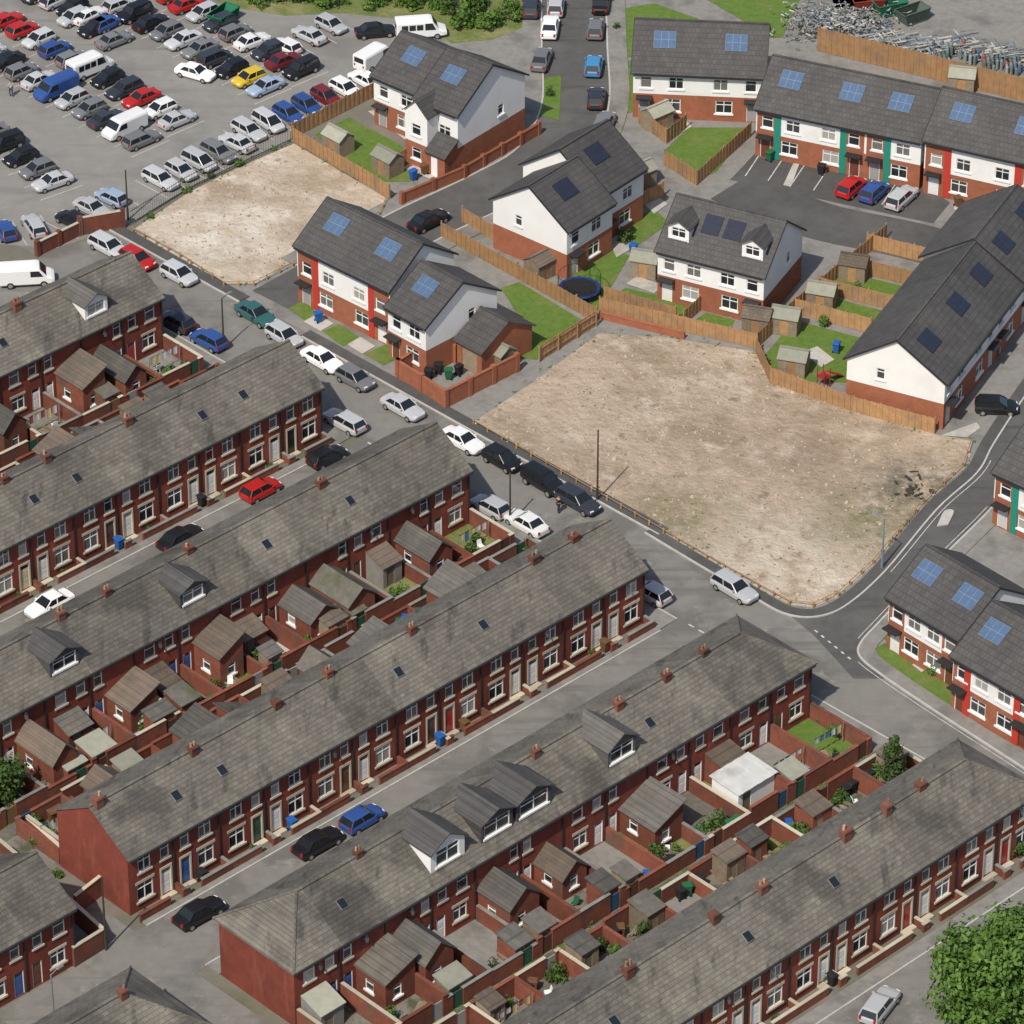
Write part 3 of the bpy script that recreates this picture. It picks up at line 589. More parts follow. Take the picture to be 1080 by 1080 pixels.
        if style == 'f':
            rr_ = empty('garden_wall', f"low brick front wall before the {nth} house of the {desc}", 'wall', A, TA, 'low front garden walls')
            fy = -1.1; a, b = (dr[0]-.1, dr[1]+.1); cmat = q.choice(['stone', 'pave', 'brick_yard', 'stone'])
            bxs = [(b, fy-.1, 0, W-.003, fy+.1, .752), (W-.22, fy+.15, 0, W-.02, -.02, .745)]
            if a > .2: bxs.append((.02, fy-.1, 0, a, fy+.1, .75))
            for i, b_ in enumerate(bxs):
                ob('wall', MB().box(*b_).mesh('wall', 'brick_yard'), rr_); ob('coping', MB().box(b_[0]-.03, b_[1]-.04 if i != 1 else b_[1], b_[5], b_[3]+(.03 if i else 0), b_[4]+(.04 if i != 1 else -.05), b_[5]+.08).mesh('coping', cmat), rr_)
            if q.random() < .45:
                cc = q.choice(['blue', 'blue', 'black', 'brown']); wheelie(L2(3.9 if mir else 2.0, -.6), cc, f"{cc} wheelie bin in front of the {nth} house of the {desc}", rz=TA)
            if q.random() < .3: shrub(L2(2.6, -.55), .6, f"small shrub in front of the {nth} house of the {desc}", 'shrubs in front gardens')
terrace('top left terrace', -3.6, 39.5, 7, 'r', outr=(1, 2, 4, 5), chim=(2, 3, 5), dorm={1: ('w', 'white')}, sky=(3,), endhouse=False, seed=5)
terrace('second terrace', -3.6, 19.2, 10, 'f', outr=(3, 4, 6, 8), chim=(3, 5, 6, 8), sky=(1, 2, 5, 6), endhouse=False, seed=6)
terrace('third terrace', -3.6, 1.3, 14, 'r', outr=(1, 3, 4, 6, 8, 10, 12), chim=(2, 5, 7, 8, 11), dorm={6: ('d', 'dark clad', 2.2, 2.7, 1.5), 9: ('d', 'dark clad', 2.6, 2.9, 1.55)}, sky=(2, 4), endhouse=False, seed=7)
terrace('fourth terrace', -3.6, -18.7, 12, 'f', outr=(2, 4, 5, 7, 8, 10), chim=(0, 1, 4, 6, 7, 9, 11), sky=(3, 5, 9, 10), seed=8)
terrace('fifth terrace', -3.6, -36.7, 12, 'r', hipL=True, hipR=True, outr=(4, 6, 7, 9, 10), chim=(1, 2, 3, 5, 9), dorm={4: ('s', 'slate clad', 2.3, 3.0, 1.7), 6: ('d', 'boxy dark', 2.1, 3.5, 1.75), 7: ('d', 'boxy dark', 2.8, 3.2, 1.75), 8: ('b', 'big white', 2.3, 3.4, 1.85)}, sky=(3, 10), yd=6.4, seed=9)
terrace('bottom right terrace', -3.6, -59.6, 13, 'f', hipR=True, chim=(1, 2, 3, 5, 6, 8, 10, 11), sky=(4, 6, 9), yd=6.4, endhouse=False, seed=10)
terrace('left edge terrace', -64, -18.9, 3, 'r', chim=(1,), endhouse=False, yard=False, seed=12)
terrace('bottom left terrace', -66, -35.4, 4, 'r', hipR=True, chim=(0, 2), endhouse=False, yard=False, seed=13)
# ------------------------------------------------------------ new estate houses
def new_row(desc, Apx, Bpx, he, D, hr, n, solar='a', clad=None, endL='g', endR='g', dorm=False, fwd=0, wing=None, bay=False):
    if isinstance(Apx, Vector): A, B = Apx, Bpx
    else: A = gw(*Apx, he); B = gw(*Bpx, he)
    Lt = (B-A).length; wd = Lt/n; ang = atan2((B-A).y, (B-A).x); d = (B-A).normalized()
    A = A+Vector((d.y, -d.x))*fwd
    sp = 2.65
    for k in range(n):
        mir = k % 2; X = (lambda a, b: (wd-b, wd-a)) if mir else (lambda a, b: (a, b))
        pos = '' if n == 1 else ('left ' if k == 0 else ('right ' if k == n-1 else 'middle '))
        r = empty('new_house', f"{pos}white and brick house of the {desc}" if n > 1 else f"white and brick {desc}", 'house', A+d*(wd*k), ang, 'new white and brick houses')
        f = wd/5.5
        dr = X(.5*f, .5*f+1.0); wins = [(*X(2.6*f, 2.6*f+1.6), .85, 2.2), (*X(.6*f, .6*f+1.1), 3.25, 4.5), (*X(3.0*f, 3.0*f+1.4), 3.25, 4.5)]
        holes = [(*dr, .08, 2.2)]+wins
        eL = endL if k == 0 else None; eR = endR if k == n-1 else None
        hL = [(D*.3, D*.3+.8, 3.5, 4.6)] if eL else []; hR = [(D*.6, D*.6+.8, 3.5, 4.6)] if eR else []
        mb = MB(); shell(mb, wd, D, 0, sp, holes, eL, eR); ob('brick_wall', mb.mesh('brick_wall', 'brick_new'), r)
        mb = MB(); shell(mb, wd, D, sp, he, holes, eL, eR, hr, hL, hR); ob('upper_wall', mb.mesh('upper_wall', 'render'), r)
        if bay:
            x0, x1 = X(.12*f, .6*f+1.1+.35*f); wx_ = wins[1]
            mb = MB(); mb.facade((x0, -.035), (1, 0), x1-x0, sp+.005, he-.06, [(wx_[0]-x0, wx_[1]-x0, wx_[2], wx_[3])], (0, 1), rev=.034)
            mb.poly([(x0, 0, sp+.005), (x0, -.035, sp+.005), (x0, -.035, he-.06), (x0, 0, he-.06)]); mb.poly([(x1, -.035, sp+.005), (x1, 0, sp+.005), (x1, 0, he-.06), (x1, -.035, he-.06)])
            ob('brick_bay', mb.mesh('brick_bay', 'brick_new'), r)
        ob('roof', roof_mb(wd, D, he, hr, 0, 0, .2 if eL else 0, .2 if eR else 0, .35).mesh('roof', 'tile_new'), r)
        s = hr/(D/2); z = he+.1-.35*s
        ob('fascia', MB().box(.003, -.46, z-.2, wd-.003, -.34, z-.03).mesh('fascia', 'dark_trim'), r)
        for e_, xa in ((eR, wd+.205), (eL, -.265)):
            if e_:
                g_ = MB(); g_.plate([(xa, -.35, z+.02), (xa+.06, -.35, z+.02), (xa+.06, D/2, he+hr+.12), (xa, D/2, he+hr+.12)], .2); g_.plate([(xa, D/2, he+hr+.12), (xa+.06, D/2, he+hr+.12), (xa+.06, D+.35, z+.02), (xa, D+.35, z+.02)], .2)
                ob('bargeboard', g_.mesh('bargeboard', 'dark_trim'), r)
        for h in wins: window(r, (h[0], 0, h[2]), round(h[1]-h[0], 2), round(h[3]-h[2], 2), 'u')
        for h in hL: window(r, (0, D-h[0], h[2]), .8, 1.1, 'u', -pi/2)
        for h in hR: window(r, (wd, h[0], h[2]), .8, 1.1, 'u', pi/2)
        door(r, (dr[0], 0, .08), 1.0, 2.12, R.choice([(.5, .5, .48), (.7, .7, .68), (.15, .05, .03), (.3, .3, .3)]), False)
        cb = MB(); cb.box(dr[0]-.25, -.8, 2.36, dr[1]+.25, -.005, 2.48); ob('porch_canopy', cb.mesh('porch_canopy', 'dark_trim'), r)
        if clad:
            x0 = (2.6*f-.72) if not mir else wd-2.6*f+.07
            cbm = MB(); cbm.box(x0, -.06, .1, x0+.65, -.004, he-.15); ob('cladding_panel', cbm.mesh('cladding_panel', 'matt'), r, col=clad)
        if solar:
            xs = wd*.5+(.3 if mir else -.3); y0 = D*.17
            if dorm: xs = wd*.5+(-1.5 if mir else 1.5)
            hw_ = 1.05 if not dorm else .85
            slope_panel(r, 'solar_panel', xs-hw_, xs+hw_, y0+.4, y0+1.9, he, hr, D, 3, 2, solar == 'd')
        if dorm: dormer(r, wd*.5-1.0 if not mir else wd*.5+1.0, 2.0, .9, he, hr, D, 'render', 'tile_new', 1.4)
    if wing:
        # full height white gabled projection plus a low brick lean-to beside it
        g0, g1, gp, gh, gr_ = 0.0, 2.7, 1.6, he-.5, 1.3; gm_ = (g0+g1)/2; s = hr/(D/2)
        for nm_, mt_, z0, z1 in (('wing_brick_wall', 'brick_new', 0, sp), ('wing_upper_wall', 'render', sp, gh)):
            mb = MB(); mb.facade((g0, -gp), (1, 0), g1-g0, z0, z1, [(.8, 1.9, .9, 2.1), (.8, 1.9, 3.4, 4.6)], (0, 1)); mb.facade((g1, -gp), (0, 1), gp, z0, z1, [], (-1, 0)); mb.facade((g0, 0), (0, -1), gp, z0, z1, [], (1, 0))
            if z1 == gh: mb.poly([(g0, -gp, gh), (g1, -gp, gh), (gm_, -gp, gh+gr_)])
            ob(nm_, mb.mesh(nm_, mt_), r)
        e = .2; ze = gh+.1-e*gr_/(gm_-g0); yb1 = (gh+gr_-he)/s+.3
        rb = MB(); rb.plate([(g0-e, .1, ze), (g0-e, -gp-.2, ze), (gm_, -gp-.2, gh+gr_+.1), (gm_, yb1, gh+gr_+.1)], .1); rb.plate([(g1+e, -gp-.2, ze), (g1+e, .1, ze), (gm_, yb1, gh+gr_+.1), (gm_, -gp-.2, gh+gr_+.1)], .1)
        ob('wing_roof', rb.mesh('wing_roof', 'tile_new'), r)
        window(r, (g0+.8, -gp, .9), 1.1, 1.2, 'u'); window(r, (g0+.8, -gp, 3.4), 1.1, 1.2, 'u')
        x0, x1, dp, hh = 2.72, wd, 1.9, 2.5
        mb = MB(); mb.facade((x0, -dp), (1, 0), x1-x0, 0, hh, [(.6, 1.4, .05, 2.1)], (0, 1)); mb.facade((x1, -dp), (0, 1), dp, 0, hh, [], (-1, 0)); mb.facade((x0, 0), (0, -1), dp, 0, hh, [], (1, 0))
        mb.poly([(x1, -dp, hh), (x1, 0, hh), (x1, 0, hh+1.1)]); mb.poly([(x0, 0, hh), (x0, -dp, hh), (x0, 0, hh+1.1)])
        o = ob('front_porch', mb.mesh('front_porch', 'brick_new'), r)
        rb = MB(); rb.plate([(x0-.02, -dp-.25, hh), (x1+.2, -dp-.25, hh), (x1+.2, -.07, hh+1.2), (x0-.02, -.07, hh+1.2)], .12); ob('porch_roof', rb.mesh('porch_roof', 'tile_new'), o)
        ob('porch_door', MB().box(x0+.6, -dp+.06, .06, x0+1.4, -dp+.11, 2.1).mesh('porch_door', 'upvc'), o)
    return A, d, wd*n
GREEN = (.02, .22, .16); REDC = (.45, .045, .03)
new_row('block beside the car park, with lower set back roof', (394, 78), (446, 100), 5.4, 8.6, 2.7, 1)
new_row('block beside the car park, taller with tall gable', (446, 98), (490, 116), 6.3, 9.8, 3.1, 1, fwd=1.0, wing=True)
new_row('row with red panels beside the main road', (313, 257), (411, 305), 6.0, 8.2, 2.8, 2, clad=REDC, bay=True)
new_row('lower house beside the brick garage', (409, 322), (449, 344), 5.2, 8.6, 2.6, 1)
new_row('gabled house above the trampoline', (598, 242), (646, 212), 5.3, 8.6, 2.9, 1, 'd')
new_row('set back house right of the gabled one above the trampoline', (642, 210), (690, 180), 5.6, 8.8, 3.1, 1, 'd', fwd=-1.2)
new_row('dormered pair above the big dirt plot', (694, 262), (806, 290), 5.3, 8.6, 3.2, 2, 'd', dorm=True)
new_row('pair at the top centre', (668, 74), (806, 80), 5.1, 9, 3.0, 2)
new_row('green panelled row at the top right', (798, 112), (972, 148), 5.3, 9, 3.0, 3, clad=GREEN, bay=True)
new_row('red panelled row at the right edge', (976, 146), (1100, 174), 5.8, 9, 3.0, 2, clad=REDC, bay=True)
la, ld, ll = new_row('long row right of the plot', (997, 403), (1078, 298), 4.9, 9.0, 3.0, 3, 'd', endR=None)
le = la+ld*(ll+.01)
new_row('pair continuing the long row at the right edge', le, le+ld*10, 5.15, 9.4, 3.0, 2, 'd')
new_row('pair at the lower right junction', (938, 628), (1012, 672), 5.2, 8.4, 2.8, 2, bay=True)
new_row('red panelled pair at the lower right edge', (1006, 690), (1090, 738), 5.2, 9, 2.8, 2, clad=REDC, bay=True)
new_row('green panelled house at the right edge', (1050, 496), (1106, 522), 5.4, 9, 2.8, 1, clad=GREEN, bay=True)
gA = gw(482, 357, 2.7); gB = gw(508, 371, 2.7); ga = atan2((gB-gA).y, (gB-gA).x); gl = (gB-gA).length
gr = empty('garage', 'single storey brick garage with grey roof beside the lawn', 'garage', gA, ga)
mb = MB(); shell(mb, gl, 6.2, 0, 2.7, [(.6, gl-.6, .03, 2.2)], 'g', 'g', 1.7); ob('wall', mb.mesh('wall', 'brick_new'), gr)
ob('roof', roof_mb(gl, 6.2, 2.7, 1.7, 0, 0, .25, .25).mesh('roof', 'tile_new'), gr)
mb = MB(); mb.box(.6, .07, .03, gl-.6, .12, 2.2); ob('door', mb.mesh('door', 'timber_grey'), gr)
# ------------------------------------------------------------ sheds
def shed(px, py, ang, label, roof='felt'):
    r = empty('garden_shed', label, 'shed', gw(px, py), ang, 'garden sheds on the new estate')
    mb = MB(); w_, d_, h_ = 2.4, 1.9, 1.75
    mb2 = MB(); shell(mb2, w_, d_, .05, h_, [(.8, 1.6, .06, 1.65)], 'g', 'g', .6); ob('wall', mb2.mesh('wall', 'timber_grey'), r)
    ob('roof', roof_mb(w_, d_, h_, .6, 0, 0, .12, .12, .12, .06).mesh('roof', roof), r)
    mb.box(.8, .04, .07, 1.6, .09, 1.65); ob('door', mb.mesh('door', 'timber'), r)
for i, (px, py, a, l) in enumerate([(340, 158, -.8, 'garden shed with pale roof nearest the car park'), (392, 180, -.8, 'garden shed with pale roof beside the white block lawn'), (568, 300, .78, 'shed beside the timber fence left of the trampoline'), (690, 142, .7, 'shed at the pair of houses at top centre'), (664, 292, -.3, 'shed between trampoline and dormered pair'), (782, 352, -.3, 'left shed of two above the big dirt plot'), (812, 352, -.3, 'right shed of two above the big dirt plot'),
                     (850, 326, -.3, 'shed at the second garden of the long row'), (884, 296, -.3, 'shed at the third garden of the long row'), (820, 396, -.3, 'shed at the plot corner near the red toy'), (508, 384, -.8, 'shed beside the brick garage'), (700, 282, -.3, 'shed left of the dormered pair'), (1000, 98, -.2, 'shed below the long scrap yard fence'), (672, 204, .7, 'shed behind the set back house above the trampoline')]):
    shed(px, py, a, l, ['felt', 'felt', 'tile_brown'][i % 3])
for i, (px, py, c, l) in enumerate([(452, 400, 'black', 'left bin in the brick bin yard'), (462, 394, 'black', 'second bin in the brick bin yard'), (473, 400, 'green', 'green bin in the brick bin yard'), (484, 396, 'black', 'right bin in the brick bin yard'), (436, 190, 'blue', 'blue bin below the white block'), (448, 184, 'brown', 'brown bin below the white block'), (668, 268, 'blue', 'blue bin at the set back house'), (760, 306, 'black', 'black bin before the dormered pair'), (792, 322, 'blue', 'blue bin before the dormered pair'), (812, 170, 'green', 'green bin at the green panelled row'), (866, 184, 'black', 'black bin at the green panelled row'), (1010, 218, 'brown', 'brown bin at the red panelled edge row'), (336, 340, 'blue', 'blue bin before the red panelled main road row'), (882, 372, 'blue', 'blue bin in the lowest long row garden'), (930, 346, 'black', 'black bin behind the long row')]):
    wheelie(gw(px, py), c, l+' as a wheelie bin')
# ------------------------------------------------------------ fences and walls
def fence(l, label, h=1.6, m='timber'):
    pts = pxs(l); r = empty('timber_fence', label, 'fence', pts[0], 0, 'timber garden fences'); o0 = pts[0]
    for i in range(len(pts)-1):
        a, b = pts[i]-o0, pts[i+1]-o0; L_ = (b-a).length; d = (b-a)/L_; n = max(1, round(L_/.3)); nn = Vector((-d.y, d.x)); mb = MB()
        for k in range(n):
            off = nn*(.015 if k % 2 else -.015); mb.wallseg(a+d*(L_*k/n)+off, a+d*(L_*(k+1)/n-.01)+off, .03, .05, h+R.uniform(-.03, .03))
        mb.wallseg(a+nn*.05, b+nn*.05, .05, h*.3, h*.3+.1); mb.wallseg(a+nn*.05, b+nn*.05, .05, h*.8, h*.8+.1)
        ob('panel', mb.mesh('panel', m), r)
        np_ = max(1, round(L_/2.4))
        for k in range(np_+1 if i == len(pts)-2 else np_):
            p = a+d*(L_*k/np_)+nn*.1
            def pm(): q = MB(); q.box(-.06, -.06, 0, .06, .06, 1); return q.mesh('post', 'timber')
            ob('post', cached('fpost', pm), r, (p.x, p.y, 0), atan2(d.y, d.x), scale=(1, 1, h+.1))
FEN = [([(309, 150), (350, 174), (398, 202), (410, 211)], 'brown fence between the pale dirt plot and the lawn'), ([(309, 146), (395, 102)], 'brown fence between the car park and white block garden'), ([(412, 182), (446, 162)], 'short brown fence dividing the white block gardens'),
       ([(487, 234), (548, 270)], 'upper of two brown fences left of the trampoline'), ([(465, 250), (545, 294)], 'lower of two brown fences left of the trampoline'), ([(545, 294), (628, 340)], 'brown fence along the lawn below the trampoline'), ([(628, 344), (568, 382)], 'brown fence at the upper left edge of the big dirt plot'),
       ([(637, 318), (712, 340)], 'brown fence before the dormered pair'), ([(722, 343), (756, 312)], 'brown fence dividing the gardens of the dormered pair'), ([(632, 330), (798, 368)], 'long brown fence along the top of the big dirt plot'), ([(797, 372), (812, 404), (900, 435), (985, 458)], 'brown fence wrapping the upper right corner of the big dirt plot'),
       ([(800, 366), (838, 331), (935, 252)], 'long brown fence behind the gardens of the long row'), ([(838, 331), (918, 352)], 'lowest dividing fence behind the long row'), ([(862, 308), (942, 328)], 'second dividing fence behind the long row'), ([(888, 284), (966, 303)], 'third dividing fence behind the long row'), ([(914, 262), (988, 280)], 'uppermost dividing fence behind the long row'),
       ([(673, 130), (703, 152), (724, 136)], 'brown fence before the pair at top centre'), ([(700, 174), (735, 196), (792, 144)], 'brown fence around the lawn at top centre'), ([(668, 222), (700, 208)], 'brown fence behind the set back house above the trampoline')]
for l, t in FEN: fence(l, t)
fence([(862, 54), (960, 78), (1090, 110)], 'tall brown fence along the scrap yard', 2.6)
def bwall(l, label, h=1.2, m='brick_new', piers=True):
    pts = pxs(l); o0 = pts[0]; r = empty('brick_wall', label, 'wall', o0)
    for i in range(len(pts)-1):
        a, b = pts[i]-o0, pts[i+1]-o0; mb = MB(); cp = MB(); mb.wallseg(a, b, .22, 0, h+.003*i); cp.wallseg(a, b, .3, h+.003*i, h+.07+.004*i)
        ob('wall', mb.mesh('wall', m), r); ob('coping', cp.mesh('coping', 'stone' if m == 'brick_yard' else 'brick_new'), r)
        n = max(1, round((b-a).length/3))
        if piers:
            for k in range(n+1 if i == len(pts)-2 else n): p = a+(b-a)*k/n; ob('pier', MB().box(-.2, -.2, 0, .2, .2, h+.22).mesh('pier', m), r, (p.x, p.y, 0), atan2((b-a).y, (b-a).x))
bwall([(424, 216), (490, 188), (568, 142)], 'red brick wall with piers below the white block')
bwall([(420, 398), (470, 430), (545, 392)], 'brick wall of the bin yard beside the garage', 1.7)
bwall([(420, 398), (458, 374), (480, 382)], 'rear brick wall of the bin yard', 1.7)
bwall([(632, 336), (722, 358)], 'low brick retaining wall at the top of the dirt plot', .7, piers=False)
bwall([(85, 248), (130, 240)], 'brick wall at the car park corner', 1.8, 'brick_yard')
bwall([(40, 270), (85, 248)], 'brick wall behind the white van', 1.4, 'brick_yard')
bwall([(30, 880), (112, 940), (80, 965)], 'brick yard wall left of the fourth terrace', 1.8, 'brick_yard', False)
bwall([(0, 905), (60, 955), (110, 1000), (78, 1020)], 'brick yard wall beside the left edge terrace', 1.8, 'brick_yard', False)
bwall([(30, 880), (70, 915)], 'short brick wall at the fourth terrace gable', 1.6, 'brick_yard', False)
def knee(pts, label):
    o0 = pts[0]; r = empty('knee_rail', label, 'fence', o0)
    def pm(): q = MB(); q.hexa([(-.07, -.07, 0), (.07, -.07, 0), (.07, .07, 0), (-.07, .07, 0), (-.07, -.07, .55), (.07, -.07, .55), (.07, .07, .6), (-.07, .07, .6)]); return q.mesh('post', 'timber')
    for i in range(len(pts)-1):
        a, b = pts[i]-o0, pts[i+1]-o0; L_ = (b-a).length; mb = MB(); mb.tube((*a, .5), (*b, .5), .035, .035, 6); n = max(1, round(L_/1.7)); ob('rail', mb.mesh('rail', 'timber'), r)
        for k in range(n): p = a+(b-a)*k/n; ob('post', cached('kp', pm), r, (p.x, p.y, 0))
knee(pxs([(499, 448), (560, 483), (640, 529), (745, 590), (800, 621), (832, 638), (858, 641), (884, 629), (921, 595), (975, 531), (1016, 493), (1025, 467)]), 'low timber knee rail along the road edge of the big dirt plot')
knee(pxs([(140, 245), (190, 272), (236, 302), (268, 302), (335, 268), (400, 228), (408, 212)]), 'low timber knee rail around the pale dirt plot')
pts = pxs([(138, 238), (200, 200), (250, 176), (306, 150)]); o0 = pts[0]; r = empty('steel_railing', 'dark steel railing between the car park and pale dirt plot', 'fence', o0)
for i in range(3):
    mb = MB(); a, b = pts[i]-o0, pts[i+1]-o0
    for z in (.25, 1.5): mb.tube((*a, z), (*b, z), .03, .03, 4)
    n = int((b-a).length/.3)
    for k in range(n): p = a+(b-a)*k/n; mb.tube((*p, 0), (*p, 1.7), .018, .018, 4)
    ob('bars', mb.mesh('bars', 'pole_dark'), r)
for i in range(5):
    t = (i+.5)/5*2.999; k = int(t); p = pts[k]+(pts[k+1]-pts[k])*(t-k)+Vector((R.uniform(-.3, .3), R.uniform(-.8, .2))); shrub(p, R.uniform(.4, .8), 'scrubby bush growing along the steel railing of the car park', 'bushes along the railing', dark=False)
# ------------------------------------------------------------ vehicles
def loft(mb, st, m=0):
    rings = []
    for x, hw, zb, zt in st:
        rings.append([(x, -hw*.88, zb), (x, -hw, zb+.14), (x, -hw, zt-.2), (x, -hw*.9, zt-.02), (x, -hw*.5, zt+.02), (x, hw*.5, zt+.02), (x, hw*.9, zt-.02), (x, hw, zt-.2), (x, hw, zb+.14), (x, hw*.88, zb)])
    for i in range(len(rings)-1):
        a, b = rings[i], rings[i+1]; n = len(a)
        for k in range(n): j = (k+1) % n; mb.poly([a[k], a[j], b[j], b[k]][::-1], m)
    mb.poly(rings[0][::-1], m); mb.poly(rings[-1], m)
def car_meshes(kind):
    if ('car', kind) in CACHE: return CACHE[('car', kind)]
    b = MB(); gl = MB()
    P = dict(hatchback=(1.95, -1.88, -1.5, .95, .2, 1.45, 0), saloon=(2.25, -1.55, -.95, .95, .2, 1.42, 0), estate=(2.25, -2.15, -1.85, .95, .2, 1.46, 0), four_by_four=(2.2, -2.1, -1.9, 1.0, .45, 1.72, .14), people_carrier=(2.1, -2.05, -1.75, 1.35, .5, 1.66, .06))
    if kind in P:
        hl, gr0, gt0, gf0, gt1, H, up = P[kind]
        belt = .93+up
        st = [(-hl, .68, .42+up, .78+up), (-hl+.08, .8, .3+up, .9+up), (-hl+.7, .86, .22+up, belt), (0, .88, .2+up, belt), (hl*.42, .88, .2+up, belt-.02), (hl*.75, .86, .22+up, .84+up), (hl-.2, .8, .27+up, .74+up), (hl, .64, .36+up, .64+up)]
        loft(b, st)
        z0 = belt-.03; q0, q1 = .79, .61; lo = [(gr0, -q0*.95, z0), (gf0, -q0, z0), (gf0, q0, z0), (gr0, q0*.95, z0)]; hi = [(gt0, -q1, H-.05), (gt1, -q1, H-.05), (gt1, q1, H-.05), (gt0, q1, H-.05)]
        for i in range(4): j = (i+1) % 4; gl.poly([lo[i], lo[j], hi[j], hi[i]])
        for i in range(4): b.tube(lo[i], Vector(hi[i])+Vector((0, 0, .02)), .055, .05, 5)
        for s in (-1, 1):
            b.tube(((gr0+gf0)/2, s*(q0+.005), z0), ((gt0+gt1)/2, s*(q1+.005), H-.03), .045, .04, 5)
            b.hexa([(gf0-.35, s*.9-.08, z0+.03), (gf0-.2, s*.9-.08, z0+.03), (gf0-.2, s*.9+.08, z0+.03), (gf0-.35, s*.9+.08, z0+.03), (gf0-.35, s*.9-.08, z0+.16), (gf0-.22, s*.9-.08, z0+.16), (gf0-.22, s*.9+.08, z0+.16), (gf0-.35, s*.9+.08, z0+.16)])
        e = .05; z = H-.05
        b.plate([(gt0-e, -q1-e, z+.02), (gt1+e, -q1-e, z+.02), (gt1+e, q1+e, z+.02), (gt0-e, q1+e, z+.02)], .04)
        T = [(gt0+.15, -q1+.1, z+.06), (gt1-.15, -q1+.1, z+.06), (gt1-.15, q1-.1, z+.06), (gt0+.15, q1-.1, z+.06)]; B_ = [(gt0-e, -q1-e, z+.021), (gt1+e, -q1-e, z+.021), (gt1+e, q1+e, z+.021), (gt0-e, q1+e, z+.021)]
        for i in range(4): j = (i+1) % 4; b.poly([B_[i], B_[j], T[j], T[i]])
        b.poly(T); wx = hl*.63; rw = .31+up*.3; lz = .66+up; lx = hl; wy = .78
    else:
        hl = 2.6 if kind == 'van' else 2.75; H = 2.05 if kind == 'van' else 2.25
        st = [(-hl, .84, .4, H-.06), (-hl+.1, .92, .32, H), (.9, .93, .3, H), (1.2, .92, .3, H-.06), (1.85, .92, .3, 1.22), (2.3, .9, .32, 1.06), (hl-.05, .82, .36, .92), (hl, .7, .42, .8)]
        loft(b, st); n = Vector((.62, 0, .5)).normalized()*.03
        for pts in ([(1.26, -.78, H-.14), (1.26, .78, H-.14), (1.8, .84, 1.27), (1.8, -.84, 1.27)],): gl.poly([Vector(p)+n for p in pts][::-1])
        for s in (-1, 1):
            y = s*.945; gl.poly([(.35, y, 1.2), (1.55, y, 1.2), (1.15, y*.99, H-.25), (.35, y*.99, H-.25)])
            if kind == 'minibus':
                for k in range(3): gl.poly([(-2.2+k*.82, y, 1.25), (-1.5+k*.82, y, 1.25), (-1.5+k*.82, y, 1.9), (-2.2+k*.82, y, 1.9)])
        gl.poly([(-hl-.01, -.65, 1.25), (-hl-.01, .65, 1.25), (-hl-.01, .62, 1.85), (-hl-.01, -.62, 1.85)])
        wx = hl*.6; rw = .35; lz = .8; lx = hl; wy = .84
    def wh(): m_ = MB(); m_.tube((0, -.1, 0), (0, .1, 0), rw, rw, 14); return m_.mesh('wheel', 'tyre')
    def rm(): m_ = MB(); m_.tube((0, -.112, 0), (0, .112, 0), rw*.62, rw*.62, 10); return m_.mesh('rim', 'rim')
    def hlm(): m_ = MB(); m_.hexa([(-.2, -.17, -.08), (.03, -.17, -.08), (-.06, .17, -.08), (-.3, .17, -.08), (-.22, -.17, .09), (-.03, -.17, .09), (-.12, .17, .09), (-.32, .17, .09)]); return m_.mesh('headlight', 'lamp')
    def hlm2(): m_ = MB(); m_.hexa([(-.3, -.17, -.08), (-.06, -.17, -.08), (.03, .17, -.08), (-.2, .17, -.08), (-.32, -.17, .09), (-.12, -.17, .09), (-.03, .17, .09), (-.22, .17, .09)]); return m_.mesh('headlight', 'lamp')
    def tl(): m_ = MB(); m_.box(-.04, -.1, -.14, .05, .1, .16); return m_.mesh('tail_light', 'tail')
    res = dict(body=b.mesh('body', 'paint', True), glass=gl.mesh('window_glass', 'glass_car'), wheel=wh(), rim=rm(), hl=hlm(), hr=hlm2(), tl=tl(), wx=wx, rw=rw, lz=lz, lx=lx, wy=wy)
    CACHE[('car', kind)] = res; return res
def car(p, ang, kind, c, label, group, z=.02, sc=.96):
    m = car_meshes(kind); nm = {'van': 'parked_van', 'minibus': 'parked_minibus'}.get(kind, 'parked_car')
    j = R.uniform(.85, 1.1); rgb = tuple(min(.82, k*j) for k in COL[c])
    r = empty(nm, label, nm.split('_')[1], (p[0], p[1], z), ang, group); r.scale = (sc,)*3
    ob('body', m['body'], r, col=rgb); ob('window_glass', m['glass'], r)
    for sx in (-1, 1):
        for sy in (-1, 1): w_ = ob('wheel', m['wheel'], r, (sx*m['wx'], sy*m['wy'], m['rw'])); ob('rim', m['rim'], w_)
    ob('headlight', m['hl'], r, (m['lx']-.02, .52, m['lz']-.02)); ob('headlight', m['hr'], r, (m['lx']-.02, -.52, m['lz']-.02))
    ob('tail_light', m['tl'], r, (-m['lx']+.03, .6, m['lz']+.1)); ob('tail_light', m['tl'], r, (-m['lx']+.03, -.6, m['lz']+.1))
DV = radians(-45); DT = TA
HB, SA, ES, FW, PC = 'hatchback', 'saloon', 'estate', 'four_by_four', 'people_carrier'
